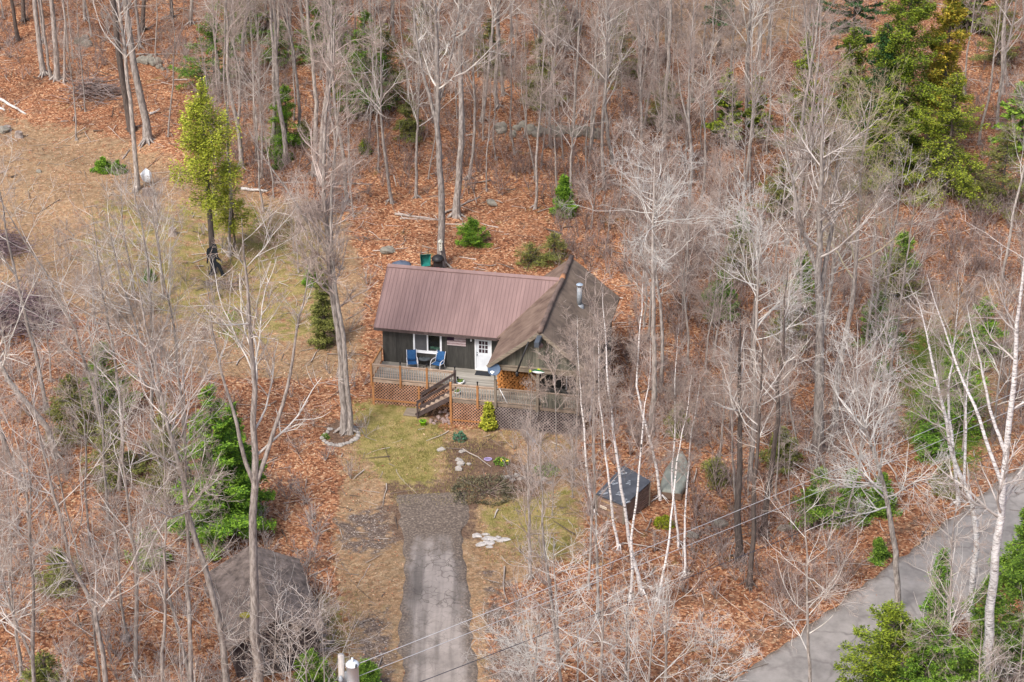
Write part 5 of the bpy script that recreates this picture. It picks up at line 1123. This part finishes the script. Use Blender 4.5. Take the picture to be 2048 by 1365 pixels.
t = gthing('flower_patch', 'patch of yellow daffodils and green leaves in the flower bed', 'flowers', 1003, 928); plant_clump(t, M_hem, .45, .3, 240, 0, 'leaves')
b = MB()
for k in range(7): b.rock((rng.uniform(-.4, .4), rng.uniform(-.35, .35), .32), (.045, .045, .035), rng)
b.build('blooms', mat('daffodil', (.7, .6, .02), (.8, .7, .05), 2, .6), t)
t = gthing('hoop_toy', 'pale violet oval ring lying in the flower bed', 'ring', 976, 920)
b = MB(); b.tube([(.22 * math.cos(a), .16 * math.sin(a), .05) for a in np.linspace(0, 6.283, 25)], .022, 7, False); b.build('ring', mat('ring_violet', (.34, .26, .50), (.46, .38, .60), 2, .6), t, True); MB().lathe([(0, .03), (.2, .035), (.2, .02), (0, .02)], n=20).build('inner_disc', mat('ring_inner', (.16, .13, .24), (.26, .22, .34), 5, .5), t)
# stones of the ring round the great maple
cm = G(680, 868); k = 0
ring_px = [(692, 845), (698, 848), (703, 852), (708, 857), (713, 861), (717, 867), (716, 873), (713, 878), (708, 882), (702, 886), (695, 888), (688, 890), (681, 892), (674, 893), (667, 892), (660, 890), (654, 888), (648, 884), (644, 878), (649, 871), (655, 866), (660, 860)]
for i, (a, c) in enumerate(ring_px):
    t = MB().rock((0, 0, .05), (rng.uniform(.12, .2), rng.uniform(.1, .16), .13), rng).build('edging_stone', M_stone); t.location = G(a, c)
    tag(t, 'small pale field stone in the ring edging the bed around the great double maple', 'stone', 'stones edging the bed of the great maple')
STN = 'stones scattered along the flower bed'
for i, (a, c, r) in enumerate([(882, 902, .22), (918, 922, .2), (921, 930, .25), (938, 930, .15), (917, 940, .24), (925, 905, .18), (1010, 957, .2), (1018, 955, .18), (1026, 962, .16), (1034, 953, .2), (1040, 960, .16), (1052, 958, .2), (1062, 965, .2), (1075, 968, .18), (1088, 962, .2), (1100, 968, .18)]):
    t = MB().rock((0, 0, r * .3), (r, r * .75, r * .8), rng).build('garden_stone', M_stone); t.location = G(a, c); tag(t, 'pale rounded stone lying at the edge of the flower bed', 'stone', STN)
# rubble under the stairs
M_rub = mat('rubble_pink', (.18, .12, .105), (.44, .34, .31), 4, .9); M_ledge = mat('ledge_pale', (.30, .27, .25), (.58, .55, .52), 4, .9)
for i in range(34):
    a, c = rng.uniform(858, 900), rng.uniform(815, 850)
    if (c - 850) < -(a - 855) * .8 - 5: continue
    t = MB().rock((0, 0, .05), tuple(rng.uniform(.06, .15, 3)), rng).build('rubble_stone', M_rub); t.location = G(a, c)
    tag(t, 'broken pinkish stone in the rubble heap beside the deck stairs', 'stone', 'rubble beside the stairs')
for i in range(16):
    a, c = 970 + rng.normal(0, 17), 1083 + rng.normal(0, 6); r = rng.uniform(.12, .34)
    t = MB().rock((0, 0, .03), (r, r * .7, .1), rng).build('flat_stone', M_ledge); t.location = G(a, c)
    tag(t, 'pale flat stone in the patch beside the top of the driveway', 'stone', 'flat pale stones beside the driveway')
# boulders of the old wall up the slope, other boulders
WALLG = 'boulders of the old stone wall up the slope'
for i in range(24):
    t_ = i / 23; a, c = 1000 + 195 * t_ + rng.normal(0, 4), 262 + 10 * t_ + rng.normal(0, 5); r = rng.uniform(.28, .6)
    o = MB().rock((0, 0, r * .45), (r, r * .7, r * 1.15), rng).build('boulder', M_stonem); o.location = G(a, c); tag(o, 'mossy grey boulder in the old stone wall up the slope behind the cottage', 'boulder', WALLG)
for i in range(26):
    seg = [(140, 92), (178, 95), (275, 118), (330, 140)]; a = rng.uniform(148, 180) if i < 10 else rng.uniform(278, 335); c = (90 if i < 10 else 124 + (a - 278) * .25) + rng.normal(0, 4); r = rng.uniform(.2, .42)
    o = MB().rock((0, 0, r * .45), (r, r * .7, r * 1.2), rng).build('boulder', M_stonem); o.location = G(a, c); tag(o, 'dark mossy boulder in the broken wall behind the two tall trunks at upper left', 'boulder', 'boulders of the broken wall at upper left')
for (a, c, r, lb) in ((775, 505, .5, 'mossy knobbly boulder at the tree foot left of the round lid'), (1385, 1075, .35, 'squarish grey stone on the leaf bank left of the dark trunks'), (1440, 1052, .4, 'flat grey rock beside the dark trunk on the leaf bank'), (1570, 1060, .35, 'rounded rock on the leaf bank above the road'), (983, 410, .45, 'grey boulder on the slope right of the stout trunk'), (1060, 210, .5, 'grey rock far up the slope above the boulder wall'), (8, 265, .5, 'tan rock at the left edge beside pale logs'), (78, 345, .25, 'small white stone in the left clearing'), (205, 345, .2, 'small pale rock left of the junipers'), (1385, 205, .4, 'dark rock in the upper right thicket')):
    o = MB().rock((0, 0, r * .35), (r, r * .8, r * .8), rng).build('boulder', M_stonem); o.location = G(a, c); tag(o, lb, 'boulder')
# logs on the ground
M_log = mat('dead_log', (.16, .12, .10), (.42, .36, .32), 3, .9, (1, 1, 1)); M_logw = mat('bleached_log', (.40, .37, .34), (.64, .61, .57), 3, .9)
for i, (x0, y0, x1, y1, r, m, lb) in enumerate(((545, 368, 615, 367, .11, M_log, 'long grey fallen log right of the yellow-green cedar'), (483, 380, 535, 384, .13, M_logw, 'bleached short log at the foot of the yellow-green cedar'), (640, 368, 745, 370, .08, M_log, 'thin fallen pole on the slope above the clearing'),
        (790, 430, 880, 442, .11, M_log, 'fallen log left of the pale maple behind the roof'), (800, 438, 870, 441, .06, M_log, 'thin dead branch beside the fallen log behind the roof'), (880, 432, 960, 395, .09, M_log, 'dark fallen limb leaning up from the stout trunk'), (0, 200, 52, 230, .12, M_logw, 'bleached log at the left edge of the frame'), (0, 218, 10, 222, .1, M_logw, 'stub of bleached log at the left frame edge'),
        (130, 180, 240, 158, .05, M_log, 'long thin branch lying across the upper-left brush pile'), (300, 230, 312, 226, .12, M_logw, 'short cut log on the slope near the stout trunks'), (270, 110, 390, 108, .06, M_log, 'thin pole lying on the broken stone wall'), (245, 320, 260, 300, .07, M_log, 'broken stub leaning against the lichened trunk'),
        (630, 1298, 668, 1285, .13, M_log, 'weathered log beside the arched shed'), (625, 1306, 668, 1300, .12, M_log, 'second weathered log below the first beside the shed'), (620, 1288, 655, 1270, .1, M_log, 'splintered log above the others beside the shed'), (1650, 1128, 1740, 1130, .05, M_log, 'thin stick on the bank just above the road'), (1370, 300, 1420, 330, .08, M_log, 'dead log in the upper right thicket'), (530, 265, 580, 290, .06, M_log, 'dead branch under the small hemlocks'))):
    A, B = G(x0, y0), G(x1, y1); A[2] += r * .6; B[2] += r * .6; o = thing('fallen_log', lb, 'log', A); n = 6; pts = [(B - A) * k / n + np.array([0, 0, .03 * math.sin(k * 2)]) for k in range(n + 1)]
    MB().tube(pts, [r * (1 - .4 * k / n) for k in range(n + 1)], 8).build('stem', m, o, True)
    d = (B - A) / np.linalg.norm(B - A); bb = MB()
    for k in range(2): s_ = (B - A) * rng.uniform(.3, .9); bb.tube([s_, s_ + np.array([rng.normal(0, .3), rng.normal(0, .3), .35])], [r * .3, r * .15], 5)
    for k_ in range(1): bb.build('branch_stub', m, o, True)
for a, c, r, h, lb in ((38, 275, .3, .45, 'splintered tree stump in the upper-left clearing'), (345, 470, .28, .5, 'grey stump in the clearing left of the cedar'), (680, 752, .2, .5, 'broken stump beside the great double maple'), (15, 262, .3, .4, 'low stump at the left frame edge')):
    t = gthing('tree_stump', lb, 'stump', a, c); MB().tube([(0, 0, -.1), (0, 0, h * .5), (0.03, 0, h)], [r * 1.3, r, r * .9], 10).build('stump', M_log, t)
# brush piles
def brushpile(label, px, py, rx_, ry_, h, n, m, ln=1.6, r=.014):
    t = gthing('brush_pile', label, 'brush pile', px, py); p = rng.normal(0, .45, (n, 3)) * np.array([rx_, ry_, 0]); z = h * np.exp(-(p[:, 0] / rx_) ** 2 - (p[:, 1] / ry_) ** 2) * rng.uniform(0, 1, n)
    p[:, 2] = z + tz(p[:, 0] + t.location[0], p[:, 1] + t.location[1]) - t.location[2] - .02; d = rng.normal(size=(n, 3)); d[:, 2] *= .22; P = grow(p, d, rng.uniform(.5, 1.2, n) * ln, 3, .09, .0, rng); v, f = tubes(P, taper(np.full(n, r) * rng.uniform(.6, 1.8, n), 3, .4), 4); mesh_obj('branches', v, f, m, t)
M_bp = mat('brush_old', (.10, .07, .065), (.30, .24, .22), 1, .95, island=True)
brushpile('heap of grey-brown branches on the upper-left slope left of the dark trunk', 190, 190, 2.0, 1.7, 1.3, 300, M_bp, 1.9, .022)
brushpile('big dark purple-brown brush heap at the left edge of the frame', 30, 650, 3.2, 2.6, 2.0, 1000, mat('brush_purple', (.07, .045, .05), (.26, .19, .20), 1, .95, island=True), 2.2, .02)
brushpile('purple-brown brush heap at the far left above the large one', 5, 500, 1.9, 1.6, 1.2, 500, MATS['brush_purple'])
brushpile('loose grey twig pile under the great double maple in the clearing', 640, 425, 1.8, 1.3, .8, 260, M_bp, 1.7, .018)
brushpile('low tangle of cut branches around the walking cutout', 440, 572, 1.6, .8, .35, 110, M_bp)
brushpile('tangle of dry stems in front of the porch and grey lattice', 1080, 835, 2.2, .6, 1.5, 260, M_brush, 1.8, .01)
# ---------------------------------------------------------------- stuff: leaves, undergrowth, grass
def visible(n, m=4):
    x = rng.uniform(-52, 52, n * 2); y = rng.uniform(-42, 75, n * 2); z = tz(x, y); a, b_ = pix(np.stack([x, y, z], -1)); k = (a > -150) & (a < 2200) & (b_ > -80) & (b_ < 1460)
    return x[k], y[k], z[k]
def attr_at(x, y, polys):
    v = np.zeros(x.shape, bool)
    for p in polys: v |= inpoly(x, y, p)
    return v
x, y, z = visible(230000)
c_, s_ = math.cos(PSI), math.sin(PSI); lxx = c_ * (x - HO[0]) - s_ * y; lyy = s_ * (x - HO[0]) + c_ * y
keep = ~((lxx > -.3) & (lxx < 13) & (lyy > -4) & (lyy < 6.6))
keep &= ~((seg_dist(x, y, ROAD_C) < ROADW) & (rng.uniform(size=len(x)) < .99 - .35 * np.clip(seg_dist(x, y, ROAD_C) / ROADW - .72, 0, 1) / .28))
drv = seg_dist(x, y, [tuple(((a + b_) / 2)[:2]) for a, b_ in zip(dl, dr_)]) < 1.9; keep &= ~(drv & (rng.uniform(size=len(x)) < .96))
gm = attr_at(x, y, REG['verdant'] + REG['grass'] + REG['gravel'] + REG['dirt']); keep &= ~(gm & (rng.uniform(size=len(x)) < .78))
tm = attr_at(x, y, REG['tan']); keep &= ~(tm & (rng.uniform(size=len(x)) < .45))
clump = np.sin(x * 1.9 + 2 * np.sin(y * .8)) * np.sin(y * 1.6 + np.sin(x * 1.1)); keep &= rng.uniform(size=len(x)) < .6 + .55 * clump + .2 * np.sin(x * .37 + y * .21)
x, y, z = x[keep], y[keep], z[keep]; n = len(x); p = np.stack([x, y, z + .02 + rng.uniform(0, .03, n)], -1)
a = rng.uniform(0, 6.28, n); d = np.stack([np.cos(a), np.sin(a), rng.normal(0, .35, n)], -1); e = np.stack([-np.sin(a), np.cos(a), rng.normal(0, .35, n)], -1); s = rng.uniform(.028, .07, n)[:, None]
V = np.stack([p - d * s, p + e * s * .62, p + d * s, p - e * s * .62 + np.array([0, 0, .01])], 1).reshape(-1, 3)
tag(mesh_obj('fallen_leaves', V, np.arange(n * 4).reshape(-1, 4), M_leaf), 'orange and tan fallen leaves covering the forest floor', 'leaves', kind='stuff')
# undergrowth: multi-stemmed brush clumps
def brush(x, y, name, label, m, h0, h1, k=7, rmin=.008, sub=3):
    n = len(x); z = tz(x, y); st = np.repeat(np.stack([x, y, z], -1), k, 0); dr = rng.normal(0, .45, (n * k, 3)); dr[:, 2] = 1; ln = np.repeat(rng.uniform(h0, h1, n), k) * rng.uniform(.6, 1.1, n * k)
    P = grow(st, dr, ln, 4, .13, .05, rng); Rr = taper(np.full(n * k, rmin * 1.8), 4, .45); pr = [tubes(P, Rr, 4)]
    s2, d2, l2, r2, _ = children(P, Rr, sub, .25, 1, (20, 50), .45, .6, rng, rmin); P2 = grow(s2, d2, l2, 2, .15, .1, rng); pr.append(tubes(P2, taper(r2, 2, .6), 3))
    s3, d3, l3, r3, _ = children(P2, taper(r2, 2, .6), 2, .2, 1, (20, 50), .5, .8, rng, rmin * .9); pr.append(tubes(np.stack([s3, s3 + nrm(d3) * l3[:, None]], 1), np.stack([r3, r3 * .8], 1), 3))
    v, f = join(pr); tag(mesh_obj(name, v, f, m), label, 'undergrowth', kind='stuff')
def sample(n, rects):
    P = []; w = np.array([r[4] for r in rects], float); w /= w.sum()
    for i in rng.choice(len(rects), n, p=w):
        r = rects[i]; P.append(G(rng.uniform(r[0], r[2]), rng.uniform(r[1], r[3]))[:2])
    P = np.array(P); x, y = P.T; lx_ = c_ * (x - HO[0]) - s_ * y; ly_ = s_ * (x - HO[0]) + c_ * y
    k = ~((lx_ > -.6) & (lx_ < 13.4) & (ly_ > -4.2) & (ly_ < 6.8)) & (seg_dist(x, y, ROAD_C) > ROADW + .4) & ~((abs(x + 3.6) < 2.6) & (y < -8)); return x[k], y[k]
bx, by = sample(2300, [(430, -20, 1100, 400, 24), (1100, 0, 1450, 560, 24), (1250, 380, 2080, 900, 44), (1450, 0, 2080, 400, 12), (1350, 900, 1700, 1180, 6), (1550, 1180, 1700, 1280, 2), (-20, 0, 430, 160, 4)])
vm = attr_at(bx, by, REG['verdant']); bx, by = bx[~vm], by[~vm]
brush(bx, by, 'undergrowth', 'rose-brown leafless brush and saplings filling the woods', M_brush, .8, 2.6)
bx, by = sample(650, [(-40, 560, 300, 960, 18), (-40, 960, 640, 1420, 34), (300, 560, 740, 980, 8), (1000, 1100, 1500, 1460, 9), (1750, 1300, 2080, 1460, 10), (1010, 850, 1300, 1000, 7), (-20, -20, 430, 160, 6), (100, 380, 700, 600, 6)])
brush(bx, by, 'scrub', 'pale leafless scrub around the clearing and roadside', mat('scrub_pale', (.20, .16, .145), (.46, .41, .385), .6, .95, island=True), .7, 2.2)
x, y, z = visible(7000); lx_ = c_ * (x - HO[0]) - s_ * y; ly_ = s_ * (x - HO[0]) + c_ * y
k = ~((lx_ > -1) & (lx_ < 13.4) & (ly_ > -4.5) & (ly_ < 6.8)) & (seg_dist(x, y, ROAD_C) > ROADW) & ~((abs(x + 3.6) < 2.6) & (y < -8)) & (rng.uniform(size=len(x)) < .6); x, y, z = x[k], y[k], z[k]; n = len(x)
P = grow(np.stack([x, y, z + .04], -1), np.stack([rng.normal(size=n), rng.normal(size=n), rng.normal(0, .04, n)], -1), rng.gamma(1.6, .55, n) + .2, 4, .12, 0, rng); P[:, :, 2] = tz(P[..., 0], P[..., 1]) + rng.uniform(.02, .12, (n, 1)); v, f = tubes(P, taper(rng.gamma(2, .008, n) + .008, 4, .4), 4)
tag(mesh_obj('fallen_sticks', v, f, mat('stick_grey', (.10, .075, .06), (.48, .42, .37), .6, .95, island=True)), 'grey-brown twigs and sticks littering the forest floor', 'sticks', kind='stuff')
gp = thing('garden_pole', 'thin grey pole with a small box lying aslant before the grey lattice', 'pole', G(1118, 942)); q = atY(1052, 862, G(1118, 942)[1] + 1.2) - np.array(gp.location)
MB().tube([(0, 0, .05), tuple(q * .5 + np.array([0, 0, .02])), tuple(q)], .022, 6).build('pole', M_galv, gp, True); MB().bar(tuple(q * .72), tuple(q * .88), .14, .14).build('feeder_box', M_galv, gp)
x = rng.uniform(-25, 45, 400000); y = rng.uniform(-20, 30, 400000); k = attr_at(x, y, REG['verdant']); x, y = x[k], y[k]; k = (np.sin(x * 1.3 + 2 * np.sin(y * .9)) + np.sin(y * 1.1 + x * .4) > -.7); x, y = x[k][:26000], y[k][:26000]; n = len(x)
p = np.stack([x, y, tz(x, y) + rng.uniform(.02, .3, n) * (.6 + .4 * np.sin(x * 2) * np.sin(y * 1.7))], -1); d = nrm(rng.normal(size=(n, 3)) + np.array([0, 0, .6])); e = nrm(np.cross(d, rng.normal(size=(n, 3))))
V = np.stack([p - d * .06, p + e * .022, p + d * .07, p - e * .022], 1).reshape(-1, 3)
tag(mesh_obj('ground_cover', V, np.arange(n * 4).reshape(-1, 4), mat('cover_green', (.06, .12, .015), (.22, .30, .05), .6, .85, island=True)), 'low green ground cover patch in the trees above the road', 'ground cover', kind='stuff')
# grass blades on the lawn and clearing
P = []
for _ in range(16000):
    r = [(700, 800, 900, 960), (780, 900, 960, 1010), (960, 1000, 1170, 1130), (480, 400, 660, 660), (180, 400, 480, 640), (600, 1180, 720, 1400), (860, 850, 1160, 900)][rng.choice(7, p=[.22, .12, .14, .2, .14, .08, .1])]
    P.append((rng.uniform(r[0], r[2]), rng.uniform(r[1], r[3])))
P = np.array(P); r0 = G(800, 900); pts = np.array([G(a, b_) for a, b_ in P[::4]]); pts = np.repeat(pts, 6, 0); n = len(pts); pts[:, :2] += rng.normal(0, .16, (n, 2))
x, y = pts[:, 0], pts[:, 1]; lx_ = c_ * (x - HO[0]) - s_ * y; ly_ = s_ * (x - HO[0]) + c_ * y; k = ~((lx_ > -.2) & (ly_ > -3.9) & (lx_ < 12.6)); pts = pts[k]; n = len(pts); pts[:, 2] = tz(pts[:, 0], pts[:, 1])
a = rng.uniform(0, 6.28, n); s = np.stack([np.cos(a), np.sin(a), 0 * a], -1) * .012; t_ = np.stack([rng.normal(0, .04, n), rng.normal(0, .04, n), rng.uniform(.05, .13, n)], -1)
V = np.stack([pts - s, pts + s, pts + s * .3 + t_, pts - s * .3 + t_], 1).reshape(-1, 3)
tag(mesh_obj('grass', V, np.arange(n * 4).reshape(-1, 4), mat('grass_blades', (.14, .14, .03), (.42, .34, .14), 1, .9, island=True)), 'short yellow-green grass of the lawn and clearing', 'grass', kind='stuff')

# ================================================================ labels for the trees: look + place in its own row
REGN = [((0, -200, 420, 330), 'on the upper-left slope'), ((420, -200, 760, 420), 'on the slope right of the cedar'), ((760, -200, 1110, 440), 'up the slope behind the metal roof'), ((1110, -200, 1420, 560), 'in the woods behind the shingled gable'),
        ((1420, -200, 2300, 430), 'around the tall firs'), ((0, 330, 700, 640), 'around the left clearing'), ((-300, 560, 420, 990), 'in the left-edge thicket'), ((420, 600, 745, 990), 'left of the deck'), ((700, 430, 1130, 620), 'just behind the cottage'),
        ((1110, 430, 1560, 800), 'right of the cottage'), ((1560, 430, 2300, 800), 'in the right-hand thicket'), ((1560, 800, 2300, 1180), 'on the bank above the road'), ((1000, 800, 1560, 1260), 'around the woodshed'), ((-300, 990, 760, 1260), 'behind the arched shed'), ((-300, 1260, 760, 2200), 'at the bottom-left corner'),
        ((760, 1200, 1560, 2200), 'at the bottom edge right of the driveway'), ((1560, 1180, 2400, 2200), 'beside the road at the lower right')]
ORD = lambda k: {1: 'first', 2: 'second', 3: 'third', 4: 'fourth', 5: 'fifth', 6: 'sixth', 7: 'seventh', 8: 'eighth', 9: 'ninth', 10: 'tenth', 11: 'eleventh', 12: 'twelfth'}.get(k, '%d%s' % (k, 'th' if 10 <= k % 100 <= 20 else {1: 'st', 2: 'nd', 3: 'rd'}.get(k % 10, 'th')))
for gname, base in (('stones edging the bed of the great maple', 'small pale field stone in the ring around the maple'), ('stones scattered along the flower bed', 'pale rounded stone at the flower bed edge'),
                    ('rubble beside the stairs', 'pinkish broken stone in the rubble beside the deck stairs'), ('flat pale stones beside the driveway', 'pale flat stone beside the driveway top'),
                    ('boulders of the old stone wall up the slope', 'mossy boulder in the old wall up the slope'), ('boulders of the broken wall at upper left', 'dark boulder in the broken upper-left wall')):
    L = sorted((float(pix(np.array(o.location))[0]), o.name, o) for o in C.objects if o.get('group') == gname)
    for i, (_, _, o) in enumerate(L): o['label'] = '%s, %s from the left' % (base, ORD(i + 1))
buckets = {}
for o, look, kind in TREES:
    px, py = pix(np.array(o.location)); reg = next((nme for (a, b_, c, d_), nme in REGN if a <= px < c and b_ <= py < d_), 'near the frame edge'); buckets.setdefault((look, reg), []).append((float(px), o, kind))
for (look, reg), L in buckets.items():
    L.sort(key=lambda q: q[0]); n = len(L)
    for i, (px, o, kind) in enumerate(L):
        place = '' if n == 1 else (', leftmost' if i == 0 else ', rightmost' if i == n - 1 else ', %s from the left' % ORD(i + 1))
        cat = {'sapling': 'sapling', 'bare_tree': 'bare tree', 'birch_tree': 'birch tree', 'evergreen_tree': 'evergreen tree'}[kind]
        tag(o, '%s %s%s' % (look, reg, place), cat, {'sapling': 'leafless saplings of the woods', 'bare_tree': 'leafless trees of the woods', 'birch_tree': 'white birches', 'evergreen_tree': 'evergreens among the bare trees'}[kind])  # saplings here include the slim and low bare trees
